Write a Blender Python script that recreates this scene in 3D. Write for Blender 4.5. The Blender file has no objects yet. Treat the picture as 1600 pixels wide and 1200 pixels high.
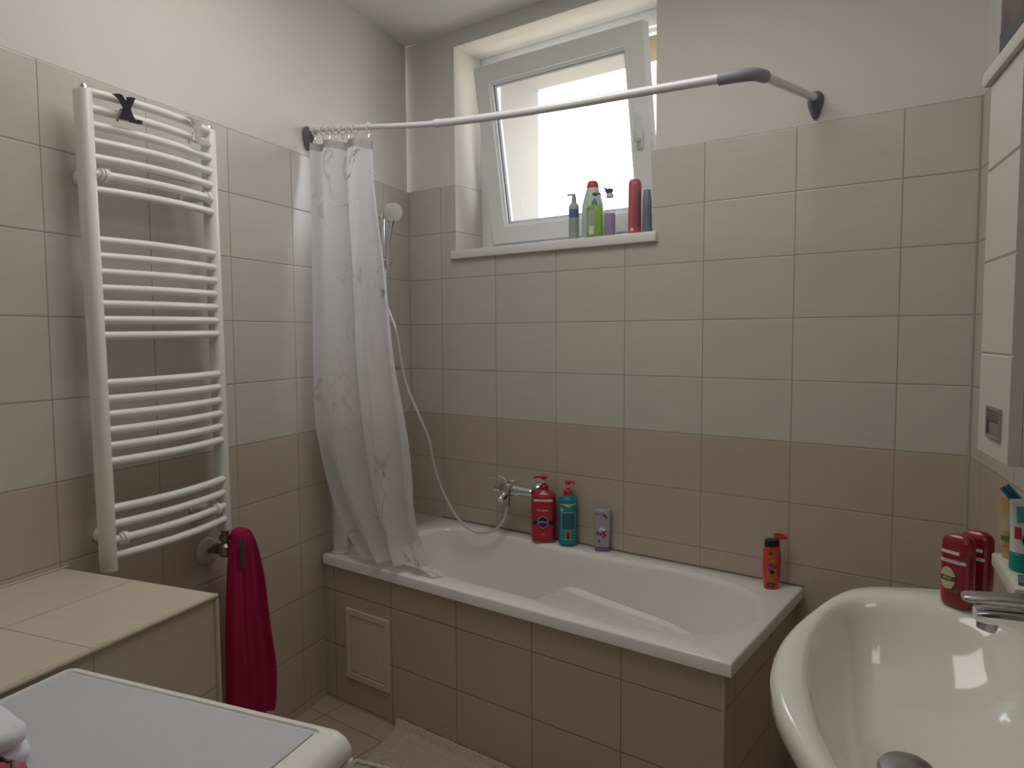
import bpy, bmesh, math, random
from mathutils import Vector, Matrix
random.seed(7)
S = bpy.context.scene
COL = S.collection
AN = 0.253094           # the side walls lean away from square by this angle
AN2 = math.radians(15.5)
CEIL = 2.676
# ------------------------------------------------------------------ camera
F_PX = 1120.6157
R = [[0.8053421, 0.5927861, -0.0053573], [-0.0355632, 0.0573321, 0.9977215], [-0.5917426, 0.8033167, -0.0672534]]
cam_d = bpy.data.cameras.new('camera'); cam_d.sensor_width = 36.0; cam_d.lens = F_PX * 36.0 / 1600.0
cam_d.clip_start = 0.02
cam = bpy.data.objects.new('camera', cam_d); COL.objects.link(cam)
cam.matrix_world = Matrix(((R[0][0], R[1][0], -R[2][0], 2.3411192), (R[0][1], R[1][1], -R[2][1], -2.3915017),
                           (R[0][2], R[1][2], -R[2][2], 1.3796943), (0, 0, 0, 1)))
S.camera = cam
# ------------------------------------------------------------------ world and light
S.view_settings.view_transform = 'Standard'; S.view_settings.look = 'None'
S.view_settings.gamma = 1.0; S.view_settings.use_curve_mapping = False
S.view_settings.exposure = 0.0
SKY = 8.0
w = bpy.data.worlds.new('overcast_sky'); S.world = w; w.use_nodes = True
nt = w.node_tree; nt.nodes.clear()
o = nt.nodes.new('ShaderNodeOutputWorld'); bg = nt.nodes.new('ShaderNodeBackground')
tc = nt.nodes.new('ShaderNodeTexCoord'); sx = nt.nodes.new('ShaderNodeSeparateXYZ'); cr = nt.nodes.new('ShaderNodeValToRGB')
nt.links.new(tc.outputs['Generated'], sx.inputs[0]); nt.links.new(sx.outputs['Z'], cr.inputs['Fac'])
cr.color_ramp.elements[0].position = 0.0; cr.color_ramp.elements[0].color = (0.55, 0.50, 0.43, 1)
cr.color_ramp.elements[1].position = 0.12; cr.color_ramp.elements[1].color = (0.88, 0.94, 1.0, 1)
nt.links.new(cr.outputs[0], bg.inputs['Color']); bg.inputs['Strength'].default_value = SKY
nt.links.new(bg.outputs[0], o.inputs[0])

def area(name, loc, target, sx_, sy_, power, color, portal=False):
    l = bpy.data.lights.new(name, 'AREA'); l.shape = 'RECTANGLE'; l.size = sx_; l.size_y = sy_
    l.energy = power; l.color = color
    ob = bpy.data.objects.new(name, l); COL.objects.link(ob); ob.location = loc
    d = Vector(target) - Vector(loc); ob.rotation_euler = d.to_track_quat('-Z', 'Y').to_euler()
    if portal: l.cycles.is_portal = True
    return ob
area('window_portal', (0.745, 0.64, 2.18), (0.745, -1, 2.18), 1.0, 0.92, 1.0, (1, 1, 1), True)

# added fill light under the ceiling, a wide soft panel without a fitting
area('ceiling_fill', (1.25, -1.15, 2.66), (1.25, -1.15, 0), 1.0, 0.9, 11.0, (1.0, 0.965, 0.915))
# added weak warm fill from the rear, no real source behind it
area('rear_fill', (1.9, -3.6, 2.3), (0.9, -0.6, 1.2), 1.2, 0.9, 3.5, (1.0, 0.90, 0.78))

# ------------------------------------------------------------------ materials
MATS = {}
def mat(name, color, rough=0.5, metal=0.0, spec=0.5, bump=0.0, bscale=50, coat=0.0, var=0.0, alpha=None, trans=0.0, emis=None):
    if name in MATS: return MATS[name]
    m = bpy.data.materials.new(name); m.use_nodes = True; t = m.node_tree; b = t.nodes['Principled BSDF']
    b.inputs['Base Color'].default_value = (*color, 1); b.inputs['Roughness'].default_value = rough
    b.inputs['Metallic'].default_value = metal; b.inputs['Specular IOR Level'].default_value = spec
    b.inputs['Coat Weight'].default_value = coat; b.inputs['Transmission Weight'].default_value = trans
    tc = t.nodes.new('ShaderNodeTexCoord'); nz = t.nodes.new('ShaderNodeTexNoise')
    nz.inputs['Scale'].default_value = bscale; nz.inputs['Detail'].default_value = 4
    t.links.new(tc.outputs['Object'], nz.inputs['Vector'])
    mx = t.nodes.new('ShaderNodeMix'); mx.data_type = 'RGBA'
    v = max(var, 0.02)
    mx.inputs[6].default_value = (*[c * (1 - v) for c in color], 1); mx.inputs[7].default_value = (*[min(1, c * (1 + v)) for c in color], 1)
    t.links.new(nz.outputs['Fac'], mx.inputs[0]); t.links.new(mx.outputs[2], b.inputs['Base Color'])
    if bump > 0:
        bp = t.nodes.new('ShaderNodeBump'); bp.inputs['Strength'].default_value = 0.6; bp.inputs['Distance'].default_value = bump
        t.links.new(nz.outputs['Fac'], bp.inputs['Height']); t.links.new(bp.outputs[0], b.inputs['Normal'])
    MATS[name] = m; return m

def tile_mat(name, au, av, u0, v0, wu, wv, col_a, col_b=None, split=1.031, grout=(0.30, 0.26, 0.22), gw=0.0015, rough=0.33):
    """grid of glazed tiles in object space; au, av: axes (0,1,2); above split col_a, below col_b"""
    m = bpy.data.materials.new(name); m.use_nodes = True; t = m.node_tree; b = t.nodes['Principled BSDF']
    def N(k): return t.nodes.new(k)
    def math_(op, a, bb=None, c=None):
        n = N('ShaderNodeMath'); n.operation = op
        for i, x in enumerate((a, bb, c)):
            if x is None: continue
            if isinstance(x, (int, float)): n.inputs[i].default_value = x
            else: t.links.new(x, n.inputs[i])
        return n.outputs[0]
    tc = N('ShaderNodeTexCoord'); sp = N('ShaderNodeSeparateXYZ'); t.links.new(tc.outputs['Object'], sp.inputs[0])
    U = math_('DIVIDE', math_('SUBTRACT', sp.outputs[au], u0), wu); V = math_('DIVIDE', math_('SUBTRACT', sp.outputs[av], v0), wv)
    du = math_('MULTIPLY', math_('ABSOLUTE', math_('SUBTRACT', U, math_('ROUND', U))), wu)
    dv = math_('MULTIPLY', math_('ABSOLUTE', math_('SUBTRACT', V, math_('ROUND', V))), wv)
    d = math_('MINIMUM', du, dv)
    mr = N('ShaderNodeMapRange'); mr.interpolation_type = 'SMOOTHSTEP'; t.links.new(d, mr.inputs['Value'])
    mr.inputs['From Min'].default_value = gw * 0.55; mr.inputs['From Max'].default_value = gw * 1.2
    mh = N('ShaderNodeMapRange'); mh.interpolation_type = 'SMOOTHSTEP'; t.links.new(d, mh.inputs['Value'])
    mh.inputs['From Min'].default_value = gw * 0.4; mh.inputs['From Max'].default_value = gw * 3.0
    # per tile tone
    cb = N('ShaderNodeCombineXYZ'); t.links.new(math_('FLOOR', U), cb.inputs[0]); t.links.new(math_('FLOOR', V), cb.inputs[1])
    wn = N('ShaderNodeTexWhiteNoise'); wn.noise_dimensions = '2D'; t.links.new(cb.outputs[0], wn.inputs['Vector'])
    # fine horizontal brushed grain
    mp = N('ShaderNodeMapping'); sc = [4, 4, 4]; sc[av] = 60; sc[au] = 5; mp.inputs['Scale'].default_value = sc
    t.links.new(tc.outputs['Object'], mp.inputs[0]); nz = N('ShaderNodeTexNoise'); nz.inputs['Detail'].default_value = 5
    nz.inputs['Scale'].default_value = 1.0; t.links.new(mp.outputs[0], nz.inputs['Vector'])
    ca = N('ShaderNodeMix'); ca.data_type = 'RGBA'
    ca.inputs[6].default_value = (*(col_b or col_a), 1); ca.inputs[7].default_value = (*col_a, 1)
    ca.inputs[0].default_value = 1.0
    if col_b: t.links.new(math_('GREATER_THAN', sp.outputs[av], split), ca.inputs[0])
    hsv = N('ShaderNodeHueSaturation'); t.links.new(ca.outputs[2], hsv.inputs['Color'])
    val = math_('ADD', math_('MULTIPLY', wn.outputs['Value'], 0.045), math_('MULTIPLY', nz.outputs['Fac'], 0.10))
    t.links.new(math_('ADD', val, 0.927), hsv.inputs['Value'])
    mg = N('ShaderNodeMix'); mg.data_type = 'RGBA'; mg.inputs[6].default_value = (*grout, 1)
    t.links.new(mr.outputs[0], mg.inputs[0]); t.links.new(hsv.outputs[0], mg.inputs[7]); t.links.new(mg.outputs[2], b.inputs['Base Color'])
    rr = N('ShaderNodeMapRange'); t.links.new(mr.outputs[0], rr.inputs['Value']); rr.inputs['To Min'].default_value = 0.9; rr.inputs['To Max'].default_value = rough
    t.links.new(rr.outputs[0], b.inputs['Roughness'])
    # slow waviness of the glaze makes the reflections soft and uneven
    nw = N('ShaderNodeTexNoise'); nw.inputs['Scale'].default_value = 9; t.links.new(tc.outputs['Object'], nw.inputs['Vector'])
    hh = math_('ADD', math_('MULTIPLY', mh.outputs[0], 0.0012), math_('ADD', math_('MULTIPLY', nz.outputs['Fac'], 0.0004), math_('MULTIPLY', nw.outputs['Fac'], 0.0022)))
    bp = N('ShaderNodeBump'); bp.inputs['Distance'].default_value = 1.0; bp.inputs['Strength'].default_value = 0.5
    t.links.new(hh, bp.inputs['Height']); t.links.new(bp.outputs[0], b.inputs['Normal'])
    return m

TA = (0.575, 0.545, 0.49); TB = (0.50, 0.42, 0.345); TG = (0.30, 0.25, 0.205)
M_PLASTER = mat('white_plaster', (0.72, 0.70, 0.665), 0.85, bump=0.0006, bscale=120, var=0.01)
M_CEIL = mat('ceiling_paint', (0.76, 0.77, 0.76), 0.9, bump=0.0004, bscale=150, var=0.01)
M_PVC = mat('white_pvc', (0.82, 0.84, 0.86), 0.3)
M_ENAMEL = mat('white_enamel', (0.84, 0.84, 0.80), 0.28)
M_ACRYL = mat('white_acrylic', (0.86, 0.84, 0.82), 0.17, coat=0.3)
M_CERAM = mat('cream_ceramic', (0.80, 0.79, 0.71), 0.10, coat=0.4)
M_CHROME = mat('chrome', (0.75, 0.76, 0.78), 0.12, 1.0)
M_DCHROME = mat('dull_chrome', (0.45, 0.46, 0.47), 0.28, 1.0)
M_GREYP = mat('grey_plastic', (0.13, 0.14, 0.165), 0.45)
M_LGREYP = mat('light_grey_plastic', (0.29, 0.30, 0.34), 0.45)
M_BLACK = mat('black_lacquer', (0.012, 0.013, 0.015), 0.3)
M_STUCCO = mat('outside_stucco', (0.175, 0.135, 0.09), 0.95, bump=0.004, bscale=90, var=0.15)
M_SIDE = mat('edge_trim_plastic', (0.50, 0.42, 0.34), 0.4)

# ------------------------------------------------------------------ mesh helpers
def bm_new(): return bmesh.new()
def obj(name, bm, m=None, parent=None, loc=(0, 0, 0), rotz=0.0, smooth=True, angle=35, sub=0):
    bmesh.ops.recalc_face_normals(bm, faces=bm.faces[:])
    me = bpy.data.meshes.new(name); bm.to_mesh(me); bm.free()
    if m is not None:
        for x in (m if isinstance(m, (list, tuple)) else [m]): me.materials.append(x)
    if smooth:
        for p in me.polygons: p.use_smooth = True
        try: me.set_sharp_from_angle(angle=math.radians(angle))
        except Exception: pass
    ob = bpy.data.objects.new(name, me); COL.objects.link(ob)
    if parent is not None: ob.parent = parent
    ob.location = loc; ob.rotation_euler = (0, 0, rotz)
    if sub:
        md = ob.modifiers.new('smooth', 'SUBSURF'); md.levels = sub; md.render_levels = sub
    return ob
def thing(name, label, cat, loc=(0, 0, 0), rotz=0.0, group=None):
    o = bpy.data.objects.new(name, None); COL.objects.link(o); o.location = loc; o.rotation_euler = (0, 0, rotz)
    o.empty_display_size = 0.05
    o['label'] = label; o['category'] = cat
    if group: o['group'] = group
    return o
def tag(o, label, cat, group=None):
    o['label'] = label; o['category'] = cat
    if group: o['group'] = group
    return o
def struct(o): o['kind'] = 'structure'; return o
def box(bm, x0, x1, y0, y1, z0, z1, bev=0.0, seg=2, mi=0):
    vs = [bm.verts.new((x, y, z)) for x in (x0, x1) for y in (y0, y1) for z in (z0, z1)]
    f = [(0, 1, 3, 2), (4, 6, 7, 5), (0, 4, 5, 1), (2, 3, 7, 6), (0, 2, 6, 4), (1, 5, 7, 3)]
    fs = [bm.faces.new([vs[i] for i in q]) for q in f]
    for x in fs: x.material_index = mi
    if bev > 0:
        es = list({e for x in fs for e in x.edges})
        bmesh.ops.bevel(bm, geom=es, offset=bev, segments=seg, profile=0.5, affect='EDGES')
    return bm
def loft(bm, rings, cap0=True, cap1=True, closed=True, mi=0):
    R_ = [[bm.verts.new(p) for p in r] for r in rings]; n = len(R_[0])
    for a, b in zip(R_, R_[1:]):
        for i in range(n if closed else n - 1):
            j = (i + 1) % n
            f = bm.faces.new((a[i], a[j], b[j], b[i])); f.material_index = mi
    if cap0: bm.faces.new(list(reversed(R_[0]))).material_index = mi
    if cap1: bm.faces.new(R_[-1]).material_index = mi
    return R_
def circ(n, rx, ry=None, e=2.0, z=0.0, cx=0.0, cy=0.0):
    ry = rx if ry is None else ry; out = []
    for i in range(n):
        a = 2 * math.pi * i / n; c, s = math.cos(a), math.sin(a)
        out.append(Vector((cx + rx * math.copysign(abs(c) ** (2 / e), c), cy + ry * math.copysign(abs(s) ** (2 / e), s), z)))
    return out
def lathe(bm, prof, n=28, axis='Z', origin=(0, 0, 0), mi=0, cap0=True, cap1=True):
    """prof: list of (r, h)"""
    o = Vector(origin); rings = []
    for r, h in prof:
        ring = []
        for i in range(n):
            a = 2 * math.pi * i / n; c, s = r * math.cos(a), r * math.sin(a)
            ring.append(o + (Vector((c, s, h)) if axis == 'Z' else Vector((h, c, s)) if axis == 'X' else Vector((s, h, c))))
        rings.append(ring)
    return loft(bm, rings, cap0, cap1, mi=mi)
def tube(bm, pts, r, n=12, mi=0, cap=True, sq=None):
    """sweep a circle along pts (r number or list)"""
    P = [Vector(p) for p in pts]; T = []
    for i in range(len(P)):
        a = P[max(0, i - 1)]; b = P[min(len(P) - 1, i + 1)]; T.append((b - a).normalized())
    up = Vector((0, 0, 1)) if abs(T[0].z) < 0.9 else Vector((1, 0, 0))
    u = T[0].cross(up).normalized(); rings = []
    for i, p in enumerate(P):
        if i: 
            q = T[i - 1].rotation_difference(T[i]); u = (q @ u)
        u = (u - T[i] * u.dot(T[i])).normalized(); v = T[i].cross(u)
        rr = r[i] if isinstance(r, (list, tuple)) else r
        rings.append([p + u * (rr * math.cos(2 * math.pi * k / n)) + v * (rr * math.sin(2 * math.pi * k / n)) for k in range(n)])
    loft(bm, rings, cap, cap, mi=mi)
def smooth_path(pts, k=8):
    P = [Vector(p) for p in pts]; out = []
    for i in range(len(P) - 1):
        p0 = P[max(0, i - 1)]; p1 = P[i]; p2 = P[i + 1]; p3 = P[min(len(P) - 1, i + 2)]
        for j in range(k):
            t = j / k
            out.append(0.5 * ((2 * p1) + (p2 - p0) * t + (2 * p0 - 5 * p1 + 4 * p2 - p3) * t * t + (3 * p1 - p0 - 3 * p2 + p3) * t ** 3))
    out.append(P[-1]); return out
def prism(bm, poly, h0, h1, axis='Z', bev=0.0, mi=0):
    def mk(a, b, h): return (a, b, h) if axis == 'Z' else (h, a, b) if axis == 'X' else (a, h, b)
    A = [bm.verts.new(mk(a, b, h0)) for a, b in poly]; B = [bm.verts.new(mk(a, b, h1)) for a, b in poly]
    n = len(poly); fs = [bm.faces.new(A), bm.faces.new(list(reversed(B)))]
    for i in range(n): fs.append(bm.faces.new((A[i], B[i], B[(i + 1) % n], A[(i + 1) % n])))
    for f in fs: f.material_index = mi
    if bev > 0: bmesh.ops.bevel(bm, geom=list({e for f in fs[:2] for e in f.edges}), offset=bev, segments=2, profile=0.5, affect='EDGES')
    return fs
def LW(n, s, z=0.0):   # point in the left wall's frame (n out of the wall, s along it from the window wall)
    return Vector((n * math.cos(AN) + s * math.sin(AN), n * math.sin(AN) - s * math.cos(AN), z))
def RW(n, a, z=0.0):   # the same for the right wall
    return Vector((2.19 - n * math.cos(AN2) + a * math.sin(AN2), -n * math.sin(AN2) - a * math.cos(AN2), z))

# ------------------------------------------------------------------ room shell
W = 2.19; LEN = 4.4
pL1 = LW(0, LEN); pR1 = RW(0, LEN)
# floor
bm = bm_new(); prism(bm, [(-0.3, 0.3), (W + 0.3, 0.3), (pR1.x + 0.4, pR1.y - 0.5), (pL1.x - 0.4, pL1.y - 0.5)], -0.1, 0.0)
M_FLOOR = tile_mat('floor_tiles', 0, 1, 0.28, -0.76, 0.30, 0.30, (0.42, 0.33, 0.26), grout=(0.12, 0.09, 0.07), rough=0.4)
struct(obj('floor', bm, M_FLOOR, smooth=False))
bm = bm_new(); prism(bm, [(-0.3, 0.45), (W + 0.3, 0.45), (pR1.x + 0.4, pR1.y - 0.5), (pL1.x - 0.4, pL1.y - 0.5)], CEIL, CEIL + 0.12)
struct(obj('ceiling', bm, M_CEIL, smooth=False))
# window wall
WX0, WX1, WZ0, WZ1 = 0.275, 1.215, 1.748, 2.611
bm = bm_new()
T0 = 0.006
for a in ((-0.3, WX0, 0, CEIL), (WX1, W + 0.3, 0, CEIL), (WX0, WX1, 0, WZ0 - 0.036), (WX0, WX1, WZ1, CEIL)):
    box(bm, a[0], a[1], T0, 0.25, a[2], a[3])
wb = struct(obj('wall_back', bm, M_PLASTER, smooth=False))
bm = bm_new()
for a in ((-0.3, WX0 + 0.02, -0.1, CEIL), (WX1 - 0.02, W + 0.3, -0.1, CEIL), (WX0 + 0.02, WX1 - 0.02, -0.1, WZ0), (WX0 + 0.02, WX1 - 0.02, WZ1 - 0.02, CEIL + 0.1)):
    box(bm, a[0], a[1], 0.25, 0.62, a[2], a[3])
struct(obj('wall_outside', bm, M_STUCCO, smooth=False))
M_TB = tile_mat('wall_tiles_back', 0, 2, 0.1958, 0.031, 0.3008, 0.2, TA, TB)
bm = bm_new(); HT = 2.031
box(bm, 0.0, WX0, 0, T0, 0, HT); box(bm, WX1, W, 0, T0, 0, HT); box(bm, WX0, WX1, 0, T0, 0, WZ0 - 0.036)
obj('wall_tiles', bm, M_TB, wb, smooth=False)
M_TJ = tile_mat('wall_tiles_jamb', 1, 2, -0.06, 0.031, 0.3, 0.2, TA, TB)
bm = bm_new(); box(bm, WX0, WX0 + 0.006, 0.0, 0.185, WZ0, HT); box(bm, WX1 - 0.006, WX1, 0.0, 0.185, WZ0, HT)
obj('jamb_tiles', bm, M_TJ, wb, smooth=False)
# left wall: its own frame has x out of the wall and y towards the window wall
bm = bm_new(); box(bm, -0.15, -T0, -LEN - 0.3, 0.0, 0, CEIL)
wl = struct(obj('wall_left', bm, M_PLASTER, rotz=AN, smooth=False))
M_TL = tile_mat('wall_tiles_left', 1, 2, -0.8152, 0.031, 0.3008, 0.2, TA, TB)
bm = bm_new(); box(bm, -T0, 0, -LEN, 0.0, 0, HT); obj('wall_tiles', bm, M_TL, wl, smooth=False)
bm = bm_new(); box(bm, T0, 0.15, -LEN - 0.3, 0.08, 0, CEIL)
wr = struct(obj('wall_right', bm, M_PLASTER, loc=(W, 0, 0), rotz=AN2, smooth=False))
M_TR = tile_mat('wall_tiles_right', 1, 2, -0.12, 0.031, 0.3008, 0.2, TA, TB)
bm = bm_new(); box(bm, 0, T0, -LEN, 0.0, 0, HT); obj('wall_tiles', bm, M_TR, wr, smooth=False)
# rear wall with a doorway that the door leaf closes
d = (pR1 - pL1); Lr = math.hypot(d.x, d.y); ra = math.atan2(d.y, d.x)
bm = bm_new(); DX0, DX1 = Lr - 1.25, Lr - 0.35
box(bm, -0.2, DX0, -0.12, 0, 0, CEIL); box(bm, DX1, Lr + 0.2, -0.12, 0, 0, CEIL); box(bm, DX0, DX1, -0.12, 0, 2.05, CEIL)
struct(obj('wall_front', bm, M_PLASTER, loc=pL1, rotz=ra, smooth=False))
dr_ = struct(thing('door_1', '', '', pL1, ra))
for k in ('label', 'category'): del dr_[k]
bm = bm_new(); box(bm, DX0 + 0.001, DX1 - 0.001, -0.09, -0.05, 0.004, 2.049, 0.002); leaf = obj('door_leaf', bm, mat('door_brown', (0.20, 0.12, 0.07), 0.45), dr_)
bm = bm_new(); lathe(bm, [(0.025, -0.05), (0.025, -0.044), (0.009, -0.042), (0.009, -0.005)], 18, 'Y', (DX0 + 0.07, 0, 1.05)); tube(bm, [(DX0 + 0.07, -0.008, 1.05), (DX0 + 0.19, -0.008, 1.05)], 0.009, 12); obj('door_handle', bm, M_CHROME, leaf)

# ------------------------------------------------------------------ window
win = struct(thing('window_1', 'white plastic window tilted open', 'window', (0, 0, 0)))
for k in ('label', 'category'): del win[k]
bm = bm_new(); fw = 0.062; fy0, fy1 = 0.185, 0.25
for a in ((WX0, WX0 + fw, WZ0, WZ1), (WX1 - fw, WX1, WZ0, WZ1), (WX0 + fw, WX1 - fw, WZ0, WZ0 + fw), (WX0 + fw, WX1 - fw, WZ1 - fw, WZ1)):
    box(bm, a[0], a[1], fy0, fy1, a[2], a[3], 0.003)
    # outer rebate step
for a in ((WX0 + fw, WX0 + fw + 0.012, WZ0 + fw, WZ1 - fw), (WX1 - fw - 0.012, WX1 - fw, WZ0 + fw, WZ1 - fw),
          (WX0 + fw, WX1 - fw, WZ0 + fw, WZ0 + fw + 0.012), (WX0 + fw, WX1 - fw, WZ1 - fw - 0.012, WZ1 - fw)):
    box(bm, a[0], a[1], fy0 + 0.03, fy1 - 0.01, a[2], a[3])
obj('window_frame', bm, M_PVC, win, angle=30)
# sash hinged at its foot and leaning into the room
SX0, SX1, SZ0, SH, SD = 0.354, 1.141, 1.785, 0.742, 0.055
tilt = math.atan2(0.135, 0.73)
def sash_T(p):
    x, y, z = p   # y depth from the inner face outwards, z up from the foot
    return (x, 0.172 - z * math.sin(tilt) + y * math.cos(tilt), SZ0 + z * math.cos(tilt) + y * math.sin(tilt))
def sash_obj(name, bm, m, parent, **k):
    for v in bm.verts: v.co = sash_T(v.co)
    return obj(name, bm, m, parent, **k)
bm = bm_new(); pw = 0.083
def frame_bars(bm, x0, x1, z0, z1, wdt, y0, y1, bev=0.003):
    """mitred frame"""
    def ring(inset, y): return [(x0 + inset, y, z0 + inset), (x1 - inset, y, z0 + inset), (x1 - inset, y, z1 - inset), (x0 + inset, y, z1 - inset)]
    rings = [ring(0.0, y1), ring(0, y0 + bev), ring(bev, y0), ring(wdt - 0.012, y0), ring(wdt - 0.010, y0 + 0.006), ring(wdt, y0 + 0.012), ring(wdt, y1)]
    V = [[bm.verts.new(p) for p in r] for r in rings]
    n = len(V)
    for i in range(n):
        a, b = V[i], V[(i + 1) % n]
        for k in range(4):
            j = (k + 1) % 4; bm.faces.new((a[k], a[j], b[j], b[k]))
frame_bars(bm, SX0, SX1, 0, SH, pw, 0, SD)
sash = sash_obj('window_sash', bm, M_PVC, win, angle=25)
bm = bm_new(); frame_bars(bm, SX0 + pw, SX1 - pw, pw, SH - pw, 0.010, 0.018, 0.03, 0.002)
sash_obj('glazing_bead', bm, M_PVC, sash, angle=25)
bm = bm_new(); frame_bars(bm, SX0 + pw - 0.001, SX1 - pw + 0.001, pw - 0.001, SH - pw + 0.001, 0.0035, 0.012, 0.0185, 0.0005)
sash_obj('glazing_gasket', bm, mat('gasket_rubber', (0.05, 0.06, 0.08), 0.6), sash, angle=25)
# obscured glass pane
mg = bpy.data.materials.new('window_glass'); mg.use_nodes = True; t = mg.node_tree; t.nodes.clear()
out = t.nodes.new('ShaderNodeOutputMaterial'); tr = t.nodes.new('ShaderNodeBsdfTransparent'); gl = t.nodes.new('ShaderNodeBsdfGlossy')
tl = t.nodes.new('ShaderNodeBsdfTranslucent'); m1 = t.nodes.new('ShaderNodeMixShader'); m2 = t.nodes.new('ShaderNodeMixShader')
tr.inputs[0].default_value = (0.90, 0.92, 0.92, 1); gl.inputs['Roughness'].default_value = 0.05; tl.inputs[0].default_value = (0.85, 0.88, 0.9, 1)
m1.inputs[0].default_value = 0.12; m2.inputs[0].default_value = 0.05
t.links.new(tr.outputs[0], m1.inputs[1]); t.links.new(tl.outputs[0], m1.inputs[2]); t.links.new(m1.outputs[0], m2.inputs[1]); t.links.new(gl.outputs[0], m2.inputs[2])
t.links.new(m2.outputs[0], out.inputs[0])
bm = bm_new(); box(bm, SX0 + pw - 0.005, SX1 - pw + 0.005, 0.022, 0.028, pw - 0.005, SH - pw + 0.005)
sash_obj('window_pane', bm, mg, sash, smooth=False)
# handle: rosette and lever pointing up, as it stands when a window is tilted
bm = bm_new(); hx, hz = SX1 - 0.040, 0.335
box(bm, hx - 0.014, hx + 0.014, -0.010, 0.0, hz - 0.035, hz + 0.035, 0.004)
lathe(bm, [(0.011, -0.038), (0.011, -0.008)], 16, 'Y', (hx, 0, hz))
tube(bm, smooth_path([(hx, -0.038, hz - 0.006), (hx, -0.045, hz + 0.008), (hx - 0.001, -0.048, hz + 0.03), (hx - 0.003, -0.047, hz + 0.07), (hx - 0.004, -0.044, hz + 0.115)], 5), 0.0095, 12)
sash_obj('window_handle', bm, M_PVC, sash)
bm = bm_new(); box(bm, WX0 - 0.008, WX1 + 0.014, -0.022, 0.186, WZ0 - 0.036, WZ0, 0.004)
obj('window_sill', bm, mat('sill_white', (0.80, 0.80, 0.78), 0.35), win, angle=30)

# ------------------------------------------------------------------ bathtub
TL, TR_, TF, TZ = 0.1866, 1.7496, -0.6756, 0.562
tub = thing('bathtub', 'white built-in bathtub with an oval basin under the window', 'bathtub', (0, 0, 0))
inner = [(0.262, -0.34), (0.268, -0.20), (0.31, -0.115), (0.42, -0.085), (0.656, -0.074), (0.87, -0.072), (1.07, -0.070), (1.25, -0.068), (1.40, -0.070), (1.554, -0.098),
         (1.650, -0.155), (1.700, -0.24), (1.718, -0.35), (1.695, -0.467), (1.62, -0.555), (1.472, -0.612), (1.335, -0.622), (1.205, -0.612), (1.06, -0.600),
         (0.90, -0.600), (0.70, -0.595), (0.48, -0.585), (0.34, -0.55), (0.28, -0.46)]
inner = [(x, min(y, -0.0)) for x, y in inner]
B = smooth_path([(x, y, 0) for x, y in inner] + [(inner[0][0], inner[0][1], 0)], 12)[:-1]
cx, cy = 0.98, -0.34
def rect_hit(p, x0, x1, y0, y1):
    dx, dy = p[0] - cx, p[1] - cy; ts = []
    if dx > 1e-9: ts.append((x1 - cx) / dx)
    if dx < -1e-9: ts.append((x0 - cx) / dx)
    if dy > 1e-9: ts.append((y1 - cy) / dy)
    if dy < -1e-9: ts.append((y0 - cy) / dy)
    k = min(ts); return Vector((cx + dx * k, cy + dy * k, 0))
def corner_fix(ring, x0, x1, y0, y1):
    for c in ((x0, y0), (x1, y0), (x1, y1), (x0, y1)):
        i = min(range(len(ring)), key=lambda k: (ring[k].x - c[0]) ** 2 + (ring[k].y - c[1]) ** 2); ring[i] = Vector((c[0], c[1], 0))
    return ring
def rect_ring(ins, z):
    x0, x1, y0, y1 = TL + ins, TR_ - ins, TF + ins, -0.0006 - ins
    r = corner_fix([rect_hit(p, x0, x1, y0, y1) for p in B], x0, x1, y0, y1)
    return [Vector((p.x, p.y, z)) for p in r]
def armrest(x, y):
    if x < 0.92 or x > 1.66: return -1
    u = (x - 0.92) / 0.74; wd = 0.115 * math.sin(math.pi * min(1, u ** 0.8)) ** 0.7
    return y + 0.60 - wd
rings = [rect_ring(0.0, TZ - 0.036), rect_ring(0.0, TZ - 0.006), rect_ring(0.0018, TZ - 0.0018), rect_ring(0.006, TZ)]
def basin(p, ins, z, kf):
    # towards the floor outline
    a = math.atan2((p.y - cy) / 0.26, (p.x - cx) / 0.7)
    c, s = math.cos(a), math.sin(a)
    fx = 0.86 + 0.47 * math.copysign(abs(c) ** 0.75, c); fy = -0.34 + 0.175 * math.copysign(abs(s) ** 0.75, s)
    x = p.x + (fx - p.x) * kf; y = p.y + (fy - p.y) * kf
    d = Vector((cx - x, cy - y)); d.normalize(); x += d.x * ins; y += d.y * ins
    return Vector((x, y, z))
prof = [(0, TZ, 0), (0.006, TZ - 0.0015, 0), (0.014, TZ - 0.007, 0), (0.020, TZ - 0.018, 0.01), (0.022, TZ - 0.05, 0.06), (0.02, TZ - 0.10, 0.16), (0.018, TZ - 0.16, 0.29),
        (0.015, TZ - 0.23, 0.45), (0.012, TZ - 0.30, 0.63), (0.008, TZ - 0.35, 0.78), (0.004, TZ - 0.385, 0.91), (0, TZ - 0.40, 1.0)]
pf = smooth_path([(i_, z_, k_) for i_, z_, k_ in prof], 6)
for q in pf: rings.append([basin(p, q.x, q.y, min(1, max(0, q.z))) for p in B])
last = rings[-1]
for i in range(1, 26):
    k = 1 - i / 26.5; rings.append([Vector((0.86 + (p.x - 0.86) * k, cy + (p.y - cy) * k, TZ - 0.40 - 0.004 * (1 - k))) for p in last])
bm = bm_new()
loft(bm, rings, False, True)
def sstep(a_, b_, x_):
    t_ = min(1, max(0, (x_ - a_) / (b_ - a_))); return t_ * t_ * (3 - 2 * t_)
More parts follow.
